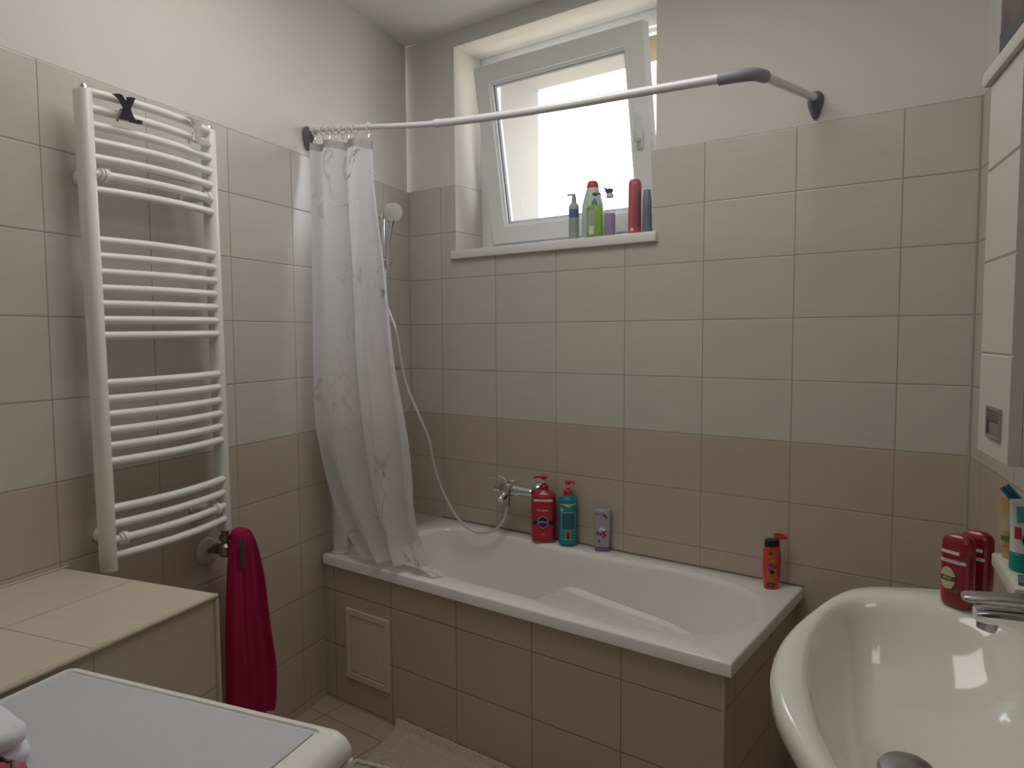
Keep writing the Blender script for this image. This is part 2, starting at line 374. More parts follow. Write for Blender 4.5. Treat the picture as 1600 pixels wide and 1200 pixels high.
for v in bm.verts:
    x, y, z = v.co
    if z < TZ - 0.004 and 0.70 < x < 1.70 and -0.655 < y < -0.02:
        u = sstep(0.78, 1.10, x)
        yc = -0.335 - 0.125 * min(1.0, max(0.0, (x - 1.08) / 0.52)) - 0.05 * sstep(1.45, 1.70, x)
        q = min(1.0, max(0, (y + 0.60) / max(yc + 0.60, 1e-3)))
        zt = TZ - 0.010 - 0.036 * q ** 1.2 - 0.26 * (1 - u) + 0.014 * math.exp(-((y - (yc - 0.022)) / 0.020) ** 2)
        k = (1 - sstep(yc - 0.01, yc + 0.08, y)) * (1 - sstep(1.60, 1.69, x))
        if zt > z: v.co.z = z + (zt - z) * k
obj('tub_shell', bm, M_ACRYL, tub, angle=60)
# underside lip and front apron return
bm = bm_new(); box(bm, TL + 0.001, TR_ - 0.001, TF + 0.0015, TF + 0.03, TZ - 0.0375, TZ - 0.033); box(bm, TR_ - 0.03, TR_ - 0.0015, TF + 0.0015, -0.001, TZ - 0.0375, TZ - 0.033)
obj('rim_lip', bm, M_ACRYL, tub, smooth=False)
bm = bm_new(); lathe(bm, [(0.026, 0.0), (0.026, 0.002), (0.018, 0.004), (0.004, 0.004)], 24, 'Z', (0.50, -0.34, TZ - 0.402))
obj('drain', bm, M_CHROME, tub)
# tiled apron
ap = thing('tub_apron', 'beige tiled front of the bathtub', 'bath panel', (0, 0, 0)); struct(ap)
for k in ('label', 'category'): del ap[k]
ap.name = 'trim_1'
M_TP = tile_mat('apron_tiles', 0, 2, 0.231, 0.218, 0.3015, 0.208, TB, grout=(0.20, 0.155, 0.12))
bm = bm_new(); box(bm, 0.168, 1.728, -0.662, -0.646, 0, TZ - 0.038); obj('apron_tiles', bm, M_TP, ap, smooth=False)
M_TPS = tile_mat('apron_side_tiles', 1, 2, -0.28, 0.218, 0.30, 0.208, TB, grout=(0.20, 0.155, 0.12))
bm = bm_new(); box(bm, 1.714, 1.728, -0.646, -0.0005, 0, TZ - 0.038); obj('apron_side_tiles', bm, M_TPS, ap, smooth=False)
bm = bm_new(); box(bm, 1.722, 1.732, -0.666, -0.656, 0, TZ - 0.038, 0.004, 3); obj('corner_bead', bm, M_SIDE, ap)
# wedge of tile between tub end and the slanting wall
M_TW = tile_mat('wedge_tiles', 0, 1, 0.195, 0.0, 0.30, 0.30, TB)
bm = bm_new(); prism(bm, [(0.0005, -0.0005), (TL - 0.001, -0.0005), (TL - 0.001, -0.66), (0.1706, -0.66)], TZ - 0.045, TZ - 0.006); obj('end_tiles', bm, M_TW, ap, smooth=False)
# silicone and grimy joint along the wall
bm = bm_new(); tube(bm, [(TL, -0.0015, TZ + 0.001), (TR_, -0.0015, TZ + 0.001)], 0.003, 8)
j = struct(obj('trim_2', bm, mat('old_silicone', (0.16, 0.13, 0.10), 0.7, var=0.5, bscale=40)))
bm = bm_new(); tube(bm, [(0.002, -0.002, 0), (0.002, -0.002, 2.031)], 0.0035, 8)
struct(obj('trim_3', bm, mat('corner_grout', (0.42, 0.37, 0.32), 0.8)))
bm = bm_new(); tube(bm, [(W - 0.001, -0.003, 0), (W - 0.001, -0.003, 2.031)], 0.0035, 8)
struct(obj('trim_4', bm, mat('corner_grout', (0.42, 0.37, 0.32), 0.8)))
# inspection hatch
ht = thing('inspection_hatch', 'cream framed square access door in the tub front below the curtain', 'access panel', (0.3, -0.662, 0.115))
bm = bm_new(); hw, hh = 0.222, 0.262
def flat_frame(bm, x0, x1, z0, z1, wd, y0, y1):
    def ring(i, y): return [(x0 + i, y, z0 + i), (x1 - i, y, z0 + i), (x1 - i, y, z1 - i), (x0 + i, y, z1 - i)]
    V = [[bm.verts.new(p) for p in r] for r in (ring(0, y1), ring(0, y0 + 0.001), ring(0.001, y0), ring(wd - 0.001, y0), ring(wd, y0 + 0.001), ring(wd, y1))]
    for i in range(len(V)):
        a, b = V[i], V[(i + 1) % len(V)]
        for k in range(4): bm.faces.new((a[k], a[(k + 1) % 4], b[(k + 1) % 4], b[k]))
M_HATCH = mat('hatch_plastic', (0.66, 0.56, 0.46), 0.45)
flat_frame(bm, 0, hw, 0, hh, 0.022, -0.008, 0); obj('hatch_frame', bm, M_HATCH, ht, smooth=False)
bm = bm_new(); box(bm, 0.0245, hw - 0.0245, -0.005, -0.001, 0.0245, hh - 0.0245, 0.001); obj('hatch_door', bm, M_HATCH, ht, smooth=False)

# ------------------------------------------------------------------ white riser pipe at the tub end
bm = bm_new(); lathe(bm, [(0.031, 0.0), (0.031, 0.005), (0.0275, 0.008), (0.0275, 0.50), (0.0245, 0.505)], 28)
tag(obj('riser_pipe', bm, mat('pipe_plastic', (0.74, 0.74, 0.74), 0.35), loc=(0.224, -0.622, TZ + 0.0005)), 'thick grey-white upright pipe at the left front corner of the tub', 'pipe')

# ------------------------------------------------------------------ shower rod
rod = thing('shower_curtain_rod', 'white metal curtain rod with grey elbow bent round over the bathtub', 'curtain rod', (0.19, -0.69, 2.1))
def rel(o, p): return (p[0] - o.location.x, p[1] - o.location.y, p[2] - o.location.z)
RP = smooth_path([(0.205, -0.700, 2.119), (0.40, -0.660, 2.104), (0.72, -0.605, 2.074), (1.10, -0.585, 2.050), (1.45, -0.575, 2.037), (1.70, -0.560, 2.030)], 6)
def rod_z(x):
    for a, b in zip(RP, RP[1:]):
        if a.x <= x <= b.x: k = (x - a.x) / (b.x - a.x); return a.lerp(b, k)
    return RP[0]
M_ROD = mat('white_rod', (0.74, 0.75, 0.77), 0.22, coat=0.5)
bm = bm_new(); pts = [rel(rod, p) for p in RP if p.x < 0.74]; tube(bm, pts, 0.0095, 16); obj('inner_tube', bm, M_ROD, rod)
bm = bm_new(); pts = [rel(rod, p) for p in RP if p.x > 0.71]; tube(bm, pts, 0.0125, 16)
lathe(bm, [(0.0138, 0), (0.0138, 0.012)], 16, 'X', pts[0]); obj('outer_tube', bm, M_ROD, rod)
EL = smooth_path([(1.655, -0.562, 2.031), (1.705, -0.557, 2.030), (1.738, -0.535, 2.0325), (1.7485, -0.49, 2.037)], 6)
bm = bm_new(); tube(bm, [rel(rod, p) for p in EL], 0.0165, 18); obj('elbow', bm, M_LGREYP, rod)
bm = bm_new(); tube(bm, [rel(rod, p) for p in ((1.748, -0.50, 2.036), (1.752, -0.015, 2.106))], 0.0128, 18); obj('return_tube', bm, M_ROD, rod)
def flange(bm, o_, ang, tip):
    """pear shaped wall flange, standing plate in x=0 plane extruded along +x before rotation"""
    pts = []
    for i in range(28):
        a = 2 * math.pi * i / 28; r = 0.024
        y, z = r * math.cos(a), r * math.sin(a)
        if z < 0: z *= tip; y *= (1 - 0.45 * (z / (-r * tip)) ** 1.5 * 0.8) 
        pts.append((y, z))
    rg = []
    for h, s in ((0, 1.0), (0.006, 1.0), (0.011, 0.88), (0.022, 0.68), (0.030, 0.64)):
        rg.append([Vector((h, p[0] * s, p[1] * s if p[1] > 0 else p[1] * (s if h < 0.012 else s * (1 - (h - 0.011) * 22)))) for p in pts])
    Mx = Matrix.Translation(o_) @ Matrix.Rotation(ang, 4, 'Z')
    loft(bm, [[Mx @ p for p in r] for r in rg])
bm = bm_new(); q = LW(0.0005, 0.722, 2.112); flange(bm, rel(rod, q), AN, 2.6); obj('wall_flange', bm, M_GREYP, rod)
bm = bm_new(); flange(bm, rel(rod, (1.752, -0.0005 + T0, 2.106)), -math.pi / 2, 2.6); obj('wall_flange', bm, M_GREYP, rod)

# ------------------------------------------------------------------ shower curtain
mc = bpy.data.materials.new('marbled_curtain'); mc.use_nodes = True; t = mc.node_tree; b = t.nodes['Principled BSDF']
tcn = t.nodes.new('ShaderNodeTexCoord'); mp = t.nodes.new('ShaderNodeMapping'); mp.inputs['Scale'].default_value = (5.5, 5.5, 3.2)
mp.inputs['Rotation'].default_value = (0.4, 0.6, 0.3)
t.links.new(tcn.outputs['Object'], mp.inputs[0])
def vein(scale, wdt, dist, seed):
    n1 = t.nodes.new('ShaderNodeTexNoise'); n1.inputs['Scale'].default_value = scale; n1.inputs['Detail'].default_value = 6; n1.inputs['Distortion'].default_value = dist
    ad = t.nodes.new('ShaderNodeVectorMath'); ad.operation = 'ADD'; ad.inputs[1].default_value = (seed, seed * 2, seed * 3)
    t.links.new(mp.outputs[0], ad.inputs[0]); t.links.new(ad.outputs[0], n1.inputs['Vector'])
    s = t.nodes.new('ShaderNodeMath'); s.operation = 'SUBTRACT'; s.inputs[1].default_value = 0.5; t.links.new(n1.outputs['Fac'], s.inputs[0])
    ab = t.nodes.new('ShaderNodeMath'); ab.operation = 'ABSOLUTE'; t.links.new(s.outputs[0], ab.inputs[0])
    mr = t.nodes.new('ShaderNodeMapRange'); mr.interpolation_type = 'SMOOTHSTEP'; mr.inputs['From Max'].default_value = wdt; mr.inputs['To Min'].default_value = 1.0; mr.inputs['To Max'].default_value = 0.0
    t.links.new(ab.outputs[0], mr.inputs['Value'])
    n2 = t.nodes.new('ShaderNodeTexNoise'); n2.inputs['Scale'].default_value = 1.1; t.links.new(ad.outputs[0], n2.inputs['Vector'])
    m3 = t.nodes.new('ShaderNodeMapRange'); m3.inputs['From Min'].default_value = 0.47; m3.inputs['From Max'].default_value = 0.62; t.links.new(n2.outputs['Fac'], m3.inputs['Value'])
    mu = t.nodes.new('ShaderNodeMath'); mu.operation = 'MULTIPLY'; t.links.new(mr.outputs[0], mu.inputs[0]); t.links.new(m3.outputs[0], mu.inputs[1])
    return mu.outputs[0]
va, vb = vein(0.55, 0.010, 1.2, 3.1), vein(0.9, 0.03, 0.8, 8.7)
mx = t.nodes.new('ShaderNodeMath'); mx.operation = 'MAXIMUM'; t.links.new(va, mx.inputs[0])
vs = t.nodes.new('ShaderNodeMath'); vs.operation = 'MULTIPLY'; vs.inputs[1].default_value = 0.35; t.links.new(vb, vs.inputs[0]); t.links.new(vs.outputs[0], mx.inputs[1])
cm = t.nodes.new('ShaderNodeMix'); cm.data_type = 'RGBA'; cm.inputs[6].default_value = (0.88, 0.88, 0.91, 1); cm.inputs[7].default_value = (0.24, 0.24, 0.27, 1)
t.links.new(mx.outputs[0], cm.inputs[0]); t.links.new(cm.outputs[2], b.inputs['Base Color']); b.inputs['Roughness'].default_value = 0.55
tl = t.nodes.new('ShaderNodeBsdfTranslucent'); t.links.new(cm.outputs[2], tl.inputs[0]); ms = t.nodes.new('ShaderNodeMixShader'); ms.inputs[0].default_value = 0.6
tp = t.nodes.new('ShaderNodeBsdfTransparent'); ms2 = t.nodes.new('ShaderNodeMixShader'); ms2.inputs[0].default_value = 0.10
t.links.new(b.outputs[0], ms.inputs[1]); t.links.new(tl.outputs[0], ms.inputs[2])
t.links.new(ms.outputs[0], ms2.inputs[1]); t.links.new(tp.outputs[0], ms2.inputs[2])
t.links.new(ms2.outputs[0], t.nodes['Material Output'].inputs[0])
rows = [((0.200, -0.70, 2.075), (0.480, -0.668, 2.050)), ((0.212, -0.71, 1.945), (0.508, -0.69, 1.907)), ((0.232, -0.73, 1.781), (0.532, -0.69, 1.756)),
        ((0.252, -0.75, 1.597), (0.562, -0.69, 1.584)), ((0.278, -0.775, 1.304), (0.595, -0.69, 1.306)), ((0.287, -0.78, 1.101), (0.630, -0.68, 1.113)),
        ((0.273, -0.75, 0.982), (0.645, -0.67, 1.005)), ((0.268, -0.72, 0.883), (0.649, -0.66, 0.917)), ((0.287, -0.70, 0.788), (0.651, -0.65, 0.827)),
        ((0.323, -0.685, 0.700), (0.650, -0.63, 0.736)), ((0.350, -0.665, 0.638), (0.655, -0.615, 0.660)), ((0.395, -0.650, 0.585), (0.675, -0.610, 0.600))]
Lp = smooth_path([r[0] for r in rows], 7); Rp = smooth_path([r[1] for r in rows], 7)
NU = 120; NV = len(Lp)
bm = bm_new(); G = []
for v in range(NV):
    k = v / (NV - 1); a, b_ = Lp[v], Rp[v]; row = []
    nrm = Vector((0, 0, 1)).cross(b_ - a).normalized()
    for u in range(NU + 1):
        s = u / NU
        amp = 0.030 * (0.75 + 0.5 * k) * min(1, 0.35 + 6 * min(s, 1 - s))
        ph = 2 * math.pi * (2.35 * s + 0.22 * math.sin(2.0 * k + 0.4) + 0.9 * (k ** 2) * (s - 0.3)) - 0.9
        sh_ = math.sin(ph + 0.55 * math.sin(ph)); off = amp * (1.35 * sh_ + 0.20 * math.sin(2.3 * ph + 1.1 + 2.0 * k) + 0.12 * math.sin(5.1 * ph + 5 * k) * k)
        lat = 0.010 * math.cos(ph) * (1 - abs(2 * s - 1))
        p = a.lerp(b_, s) + nrm * off + (b_ - a).normalized() * lat
        # small crumples near the foot
        if k > 0.72:
            q = (k - 0.72) / 0.28
            p += nrm * (0.010 * q * math.sin(23 * s + 9 * k) + 0.006 * q * math.sin(41 * s - 22 * k))
        # keep clear of the slanting wall
        wn = p.x * math.cos(AN) + p.y * math.sin(AN)
        if wn < 0.012: p += Vector((math.cos(AN), math.sin(AN), 0)) * (0.012 - wn)
        # the hem lies on the rim
        if p.z < TZ + 0.012: p.z = TZ + 0.004 + 0.008 * abs(math.sin(17 * s))
        row.append(bm.verts.new(p - Vector((0.34, -0.68, 2.05))))
    G.append(row)
for v in range(NV - 1):
    for u in range(NU):
        f = bm.faces.new((G[v][u], G[v][u + 1], G[v + 1][u + 1], G[v + 1][u])); f.material_index = 1 if v < 2 else 0
# tail of the hem trailing along the inside of the rim
cur = thing('shower_curtain', 'white marbled fabric shower curtain bunched up at the left end of the rod', 'shower curtain', (0.34, -0.68, 2.05))
M_HEM = mat('hem_grey', (0.40, 0.40, 0.41), 0.6)
obj('curtain_sheet', bm, [mc, M_HEM], cur, angle=80)
bm = bm_new(); T = []
for v in range(9):
    k = v / 8; row = []
    for u in range(15):
        s = u / 14
        p = Vector((0.55 + 0.17 * s + 0.02 * k, -0.655 + 0.045 * k + 0.006 * math.sin(9 * s), 0.66 - 0.088 * (s ** 0.7) - 0.004 * k + 0.010 * math.sin(11 * k + 4 * s) * (1 - s)))
        p.z = max(p.z, TZ + 0.003 + 0.006 * abs(math.sin(8 * k)) * (1 - 0.6 * s)); row.append(bm.verts.new(p - Vector((0.34, -0.68, 2.05))))
    T.append(row)
for v in range(8):
    for u in range(14): bm.faces.new((T[v][u], T[v][u + 1], T[v + 1][u + 1], T[v + 1][u]))
obj('hem_tail', bm, mc, cur, angle=80)
M_RING = mat('ring_metal', (0.70, 0.70, 0.70), 0.2, 1.0)
M_RINGW = mat('ring_plastic', (0.72, 0.71, 0.67), 0.35)
ring0 = None
for i, (x, tw_) in enumerate(((0.222, 0.2), (0.258, -0.1), (0.285, 0.15), (0.312, 0.0), (0.342, -0.2), (0.368, 0.1), (0.395, -0.1), (0.452, 0.1))):
    p = rod_z(x)
    if ring0 is None:
        ring0 = thing('curtain_ring', '', 'curtain ring', (0, 0, 0), group='curtain rings on the shower rod')
        bm = bm_new(); pts = []
        for k in range(25):
            a = 2 * math.pi * k / 24; pts.append((0, 0.0165 * math.cos(a), 0.0165 * math.sin(a) - 0.004))
        tube(bm, pts, 0.0030, 8, cap=False); rc = obj('hoop', bm, M_RINGW, ring0)
        bm = bm_new(); tube(bm, [(0, 0, -0.020), (0.001, -0.002, -0.030), (0.0, -0.004, -0.036), (0.002, 0.002, -0.038)], 0.0016, 6); rh = obj('hook', bm, M_RING, ring0)
        r_ = ring0
    else:
        r_ = ring0.copy(); COL.objects.link(r_)
        for c in (rc, rh):
            d_ = c.copy(); COL.objects.link(d_); d_.parent = r_
    r_.location = p; r_.rotation_euler = (0, 0, 0.1 + tw_)
    r_['label'] = ['pale curtain ring nearest the left wall flange', 'second pale curtain ring out from the left wall flange', 'third pale curtain ring out from the left wall flange',
                   'fourth pale curtain ring, in the middle of the row', 'fifth pale curtain ring out from the left wall flange', 'sixth pale curtain ring out from the left wall flange',
                   'seventh pale curtain ring, last of the tight row', 'pale curtain ring set apart at the right edge of the curtain'][i]
    r_['group'] = 'curtain rings on the shower rod'

# ------------------------------------------------------------------ shower bar, hand shower, hose
SB = 0.295
sb = thing('shower_rail', 'chrome upright shower rail half hidden behind the curtain', 'shower rail', LW(0, SB, 1.24), AN)
bm = bm_new(); tube(bm, [(0.045, 0, -0.02), (0.045, 0, 0.66)], 0.009, 16); obj('rail', bm, M_CHROME, sb)
for zz in (0.0, 0.64):
    bm = bm_new(); lathe(bm, [(0.020, 0.0005), (0.020, 0.006), (0.011, 0.012), (0.011, 0.045)], 20, 'X', (0, 0, zz)); lathe(bm, [(0.013, -0.016), (0.013, 0.016)], 20, 'Z', (0.045, 0, zz))
    obj('rail_bracket', bm, M_CHROME, sb)
bm = bm_new(); tube(bm, [(0.045, 0.0, 0.005), (0.062, 0.075, 0.005)], 0.0085, 12); obj('soap_arm', bm, M_DCHROME, sb)
bm = bm_new(); lathe(bm, [(0.0165, -0.018), (0.0175, -0.012), (0.0175, 0.012), (0.0165, 0.018)], 20, 'Z', (0.045, 0, 0.45))
tube(bm, [(0.045, 0, 0.45), (0.078, -0.018, 0.45)], 0.011, 14); lathe(bm, [(0.015, -0.016), (0.0165, 0.016)], 18, 'Z', (0.083, -0.020, 0.45))
obj('slider', bm, M_CHROME, sb)
hs = thing('hand_shower', 'round chrome hand shower with pale face held on the rail beside the curtain', 'shower head', LW(0.083, SB + 0.020, 1.69), AN)
bm = bm_new(); HP = smooth_path([(0, 0, -0.035), (0.001, 0, 0.03), (0.006, -0.002, 0.085), (0.020, -0.006, 0.135), (0.030, -0.010, 0.165)], 6)
tube(bm, HP, [0.0085 + 0.004 * min(1, i / 12) for i in range(len(HP))], 16); obj('handle', bm, M_CHROME, hs)
fd = Vector((0.80, -0.75, -0.18)).normalized(); Q = fd.to_track_quat('Z', 'Y').to_matrix().to_4x4(); hc = Vector((0.030, -0.014, 0.195))
def place(bm_, M_):
    bmesh.ops.transform(bm_, matrix=M_, verts=bm_.verts[:])
bm = bm_new(); lathe(bm, [(0.006, -0.030), (0.020, -0.026), (0.036, -0.014), (0.042, -0.004), (0.0425, 0.004), (0.040, 0.008)], 32)
place(bm, Matrix.Translation(hc) @ Q); obj('head_shell', bm, M_CHROME, hs)
bm = bm_new(); lathe(bm, [(0.0385, 0.0078), (0.0385, 0.0095), (0.036, 0.0105), (0.001, 0.0105)], 32)
for i in range(40):
    a = i * 2.39996; r = 0.0052 * math.sqrt(i + 0.5); lathe(bm, [(0.0012, 0.0105), (0.0009, 0.0122)], 6, 'Z', (r * math.cos(a), r * math.sin(a), 0))
place(bm, Matrix.Translation(hc) @ Q); obj('spray_face', bm, mat('spray_plastic', (0.62, 0.61, 0.57), 0.35), hs)
hp = [(0.1545, -0.301, 1.655), (0.160, -0.306, 1.60), (0.176, -0.32, 1.52), (0.212, -0.32, 1.446), (0.236, -0.32, 1.394), (0.252, -0.31, 1.264), (0.273, -0.3, 1.168), (0.330, -0.29, 1.05), (0.358, -0.27, 0.961), (0.366, -0.25, 0.854), (0.379, -0.22, 0.755),
      (0.42, -0.2, 0.666), (0.457, -0.18, 0.612), (0.498, -0.16, 0.584), (0.534, -0.15, 0.579), (0.584, -0.13, 0.594), (0.615, -0.11, 0.634), (0.62, -0.092, 0.688)]
bm = bm_new(); tube(bm, smooth_path(hp, 8), 0.0062, 12)
mh_ = mat('hose_plastic', (0.62, 0.60, 0.58), 0.3, 0.3)
tag(obj('shower_hose', bm, mh_), 'long pale shower hose looping from the hand shower down to the bath tap', 'hose')

# ------------------------------------------------------------------ bath mixer
fx = thing('bath_mixer', 'chrome wall-mounted single-lever bath tap above the tub rim', 'tap', (0.65, 0.0, 0.757))
for x in (-0.075, 0.066):
    bm = bm_new(); lathe(bm, [(0.027, -0.0005), (0.028, -0.006), (0.024, -0.018), (0.015, -0.027), (0.012, -0.030), (0.012, -0.05), (0.0165, -0.05), (0.0165, -0.066)], 24, 'Y', (x, 0, 0))
    obj('wall_union', bm, M_CHROME, fx)
bm = bm_new(); lathe(bm, [(0.010, -0.100), (0.018, -0.095), (0.0185, -0.05), (0.022, -0.045), (0.0235, -0.02), (0.0235, 0.020), (0.017, 0.03), (0.016, 0.080), (0.012, 0.086)], 24, 'X', (0, -0.078, 0))
lathe(bm, [(0.022, -0.07), (0.026, -0.078), (0.027, -0.112), (0.022, -0.122), (0.006, -0.126)], 24, 'Y', (-0.025, 0, 0.008))
obj('mixer_body', bm, M_CHROME, fx)
bm = bm_new(); tube(bm, smooth_path([(-0.030, -0.080, -0.010), (-0.030, -0.10, -0.018), (-0.030, -0.125, -0.024), (-0.030, -0.138, -0.034)], 5), [0.019] * 5 + [0.017] * 5 + [0.0155] * 6, 18); obj('spout', bm, M_CHROME, fx)
bm = bm_new(); prof_ = smooth_path([(-0.025, -0.105, 0.032), (-0.035, -0.108, 0.050), (-0.062, -0.112, 0.052), (-0.102, -0.116, 0.048)], 5)
tube(bm, prof_, [0.012] * 5 + [0.009] * 5 + [0.007] * 6, 12)
bmesh.ops.scale(bm, vec=(1, 1.5, 1), verts=bm.verts[:], space=Matrix.Translation((0, 0.11, 0))); obj('lever', bm, M_CHROME, fx)
bm = bm_new(); lathe(bm, [(0.009, 0.0), (0.009, -0.03), (0.0075, -0.034), (0.0075, -0.058)], 16, 'Z', (-0.030, -0.088, -0.015)); obj('hose_nut', bm, M_DCHROME, fx)

# ------------------------------------------------------------------ towel radiator
rd = thing('towel_radiator', 'white ladder towel radiator with curved bars on the tiled side wall', 'radiator', LW(0, 1.4485, 0.80), AN)
rd.rotation_euler = (0.0125, 0, AN)
RZ0 = 0.80
def post(name, s):
    bm = bm_new(); y = -(s - 1.4555)
    pts = [(0.058, -0.0155), (0.080, -0.0155), (0.087, -0.0135), (0.092, -0.009), (0.0935, -0.004), (0.0935, 0.004), (0.092, 0.009), (0.087, 0.0135), (0.080, 0.0155), (0.058, 0.0155)]
    prism(bm, [(a, y + b) for a, b in pts], 0, 1.172, bev=0.0015); return obj(name, bm, M_ENAMEL, rd, angle=50)
post('upright', 1.650); post('upright', 1.261)
for s in (1.650, 1.261):
    bm = bm_new(); y = -(s - 1.4555); lathe(bm, [(0.011, 1.170), (0.011, 1.178), (0.008, 1.184), (0.003, 1.185)], 18, 'Z', (0.075, y, 0)); obj('end_plug', bm, M_CHROME, rd)
def bar_pt(t): return Vector((0.080 + 0.027 * (1 - (2 * t - 1) ** 2), -(1.650 - 0.389 * t - 1.4555), 0))
zs = [1.967 - 0.0382 * i for i in range(7)] + [1.618 - 0.0385 * i for i in range(7)] + [1.270 - 0.0390 * i for i in range(6)] + [0.957 - 0.040 * i for i in range(4)]
bar0 = None
for z in zs:
    if bar0 is None:
        bm = bm_new(); tube(bm, [bar_pt(i / 24) for i in range(25)], 0.0105, 14); bar0 = obj('bar', bm, M_ENAMEL, rd, loc=(0, 0, z - RZ0))
    else:
        c = bar0.copy(); COL.objects.link(c); c.parent = rd; c.location = (0, 0, z - RZ0)
br0 = None
for z, t_ in ((1.776, 0.085), (1.776, 0.925), (0.877, 0.085), (0.877, 0.88)):
    p = bar_pt(t_)
    bm = bm_new(); lathe(bm, [(0.0115, -0.006), (0.0165, -0.006), (0.0165, 0.006), (0.0115, 0.006)], 20, 'Y', (p.x, p.y, 0))
    lathe(bm, [(0.0115, -0.014), (0.0150, -0.014), (0.0150, -0.009), (0.0115, -0.009)], 20, 'Y', (p.x, p.y, 0))
    lathe(bm, [(0.019, 0.0005), (0.019, 0.006), (0.0115, 0.008), (0.0115, p.x - 0.008)], 18, 'X', (0, p.y, 0))
    obj('wall_bracket', bm, M_ENAMEL, rd, loc=(0, 0, z - RZ0))
vl = thing('radiator_valve', 'tarnished brass angle valve with pale wall collar under the radiator', 'radiator valve', LW(0, 1.258, 0.742), AN)
M_BRASS = mat('tarnished_brass', (0.33, 0.29, 0.24), 0.38, 0.9, var=0.25, bscale=60)
bm = bm_new(); lathe(bm, [(0.041, 0.0005), (0.041, 0.004), (0.035, 0.011), (0.012, 0.014)], 28, 'X', (0, 0, -0.010)); obj('wall_collar', bm, mat('collar_plastic', (0.62, 0.60, 0.52), 0.4), vl)
bm = bm_new(); tube(bm, [(0.012, 0, -0.010), (0.060, 0, 0)], 0.0095, 14); lathe(bm, [(0.016, 0.034), (0.016, 0.052)], 6, 'X')
lathe(bm, [(0.013, -0.020), (0.020, -0.012), (0.020, 0.012), (0.013, 0.020), (0.010, 0.024), (0.010, 0.030), (0.0165, 0.030), (0.0165, 0.046), (0.0105, 0.046), (0.0105, 0.0575)], 18, 'Z', (0.076, 0, 0))
tube(bm, [(0.076, 0, 0), (0.108, 0.014, 0.002)], 0.010, 12); obj('valve_body', bm, M_BRASS, vl)

# X shaped hooks clipped over the top bars
def hook(name, label, poly, n, m, mrim, cs, cz):
    h = thing(name, label, 'hook', LW(n, cs, cz), AN, group='x-shaped hooks on the radiator')
    bm = bm_new(); prism(bm, [(-(s - cs), z - cz) for s, z in poly], -0.0025, 0.0025, 'X', bev=0.0006); obj('letter_plate', bm, m, h, smooth=False)
    return h
bk = [(1.6191, 1.9644), (1.6049, 1.9697), (1.5925, 1.9704), (1.5866, 1.9638), (1.5824, 1.9582), (1.5777, 1.9626), (1.5757, 1.9663), (1.5829, 1.9672), (1.5691, 1.9721), (1.5543, 1.9734), (1.5615, 1.9589), (1.5704, 1.9439), (1.5689, 1.9366), (1.5621, 1.9261), (1.5569, 1.9189), (1.5512, 1.9221), (1.5362, 1.923), (1.5385, 1.9137), (1.5573, 1.9115), (1.5711, 1.91), (1.5718, 1.9142), (1.5891, 1.9118), (1.6061, 1.9087), (1.5985, 1.9207), (1.5878, 1.939), (1.5953, 1.9506), (1.6036, 1.9603), (1.6105, 1.9635)]
sv = [(1.3962, 1.9724), (1.3787, 1.9765), (1.3659, 1.9736), (1.3589, 1.964), (1.3557, 1.9735), (1.3603, 1.9744), (1.3489, 1.9767), (1.3387, 1.9723), (1.344, 1.9608), (1.3502, 1.9476), (1.3488, 1.9379), (1.3474, 1.9268), (1.3379, 1.9262), (1.3166, 1.9285), (1.3129, 1.9236), (1.323, 1.9153), (1.3386, 1.9116), (1.3537, 1.9123), (1.3583, 1.9155), (1.375, 1.9157), (1.3689, 1.9271), (1.3628, 1.9401), (1.3651, 1.951), (1.3711, 1.9608), (1.3772, 1.9691), (1.3881, 1.9704)]
for poly, cs, m, lab in ((bk, 1.575, M_BLACK, 'black X-shaped hook hanging over the top radiator bars'), (sv, 1.352, mat('polished_steel', (0.85, 0.85, 0.86), 0.1, 1.0), 'shiny silver X-shaped hook beside the right upright of the radiator')):
    h = hook('towel_hook', lab, poly, 0.1215, m, None, cs, 1.94)
    t_ = (1.650 - cs) / 0.389; bx = bar_pt(t_).x - 0.1215
    bm = bm_new(); tube(bm, smooth_path([(-0.002, 0, -0.016), (-0.004, 0, -0.001), (bx, 0, 0.0025), (bx - 0.0135, 0, -0.010), (bx - 0.0135, 0, -0.024)], 4), 0.002, 8); obj('clip', bm, m, h)

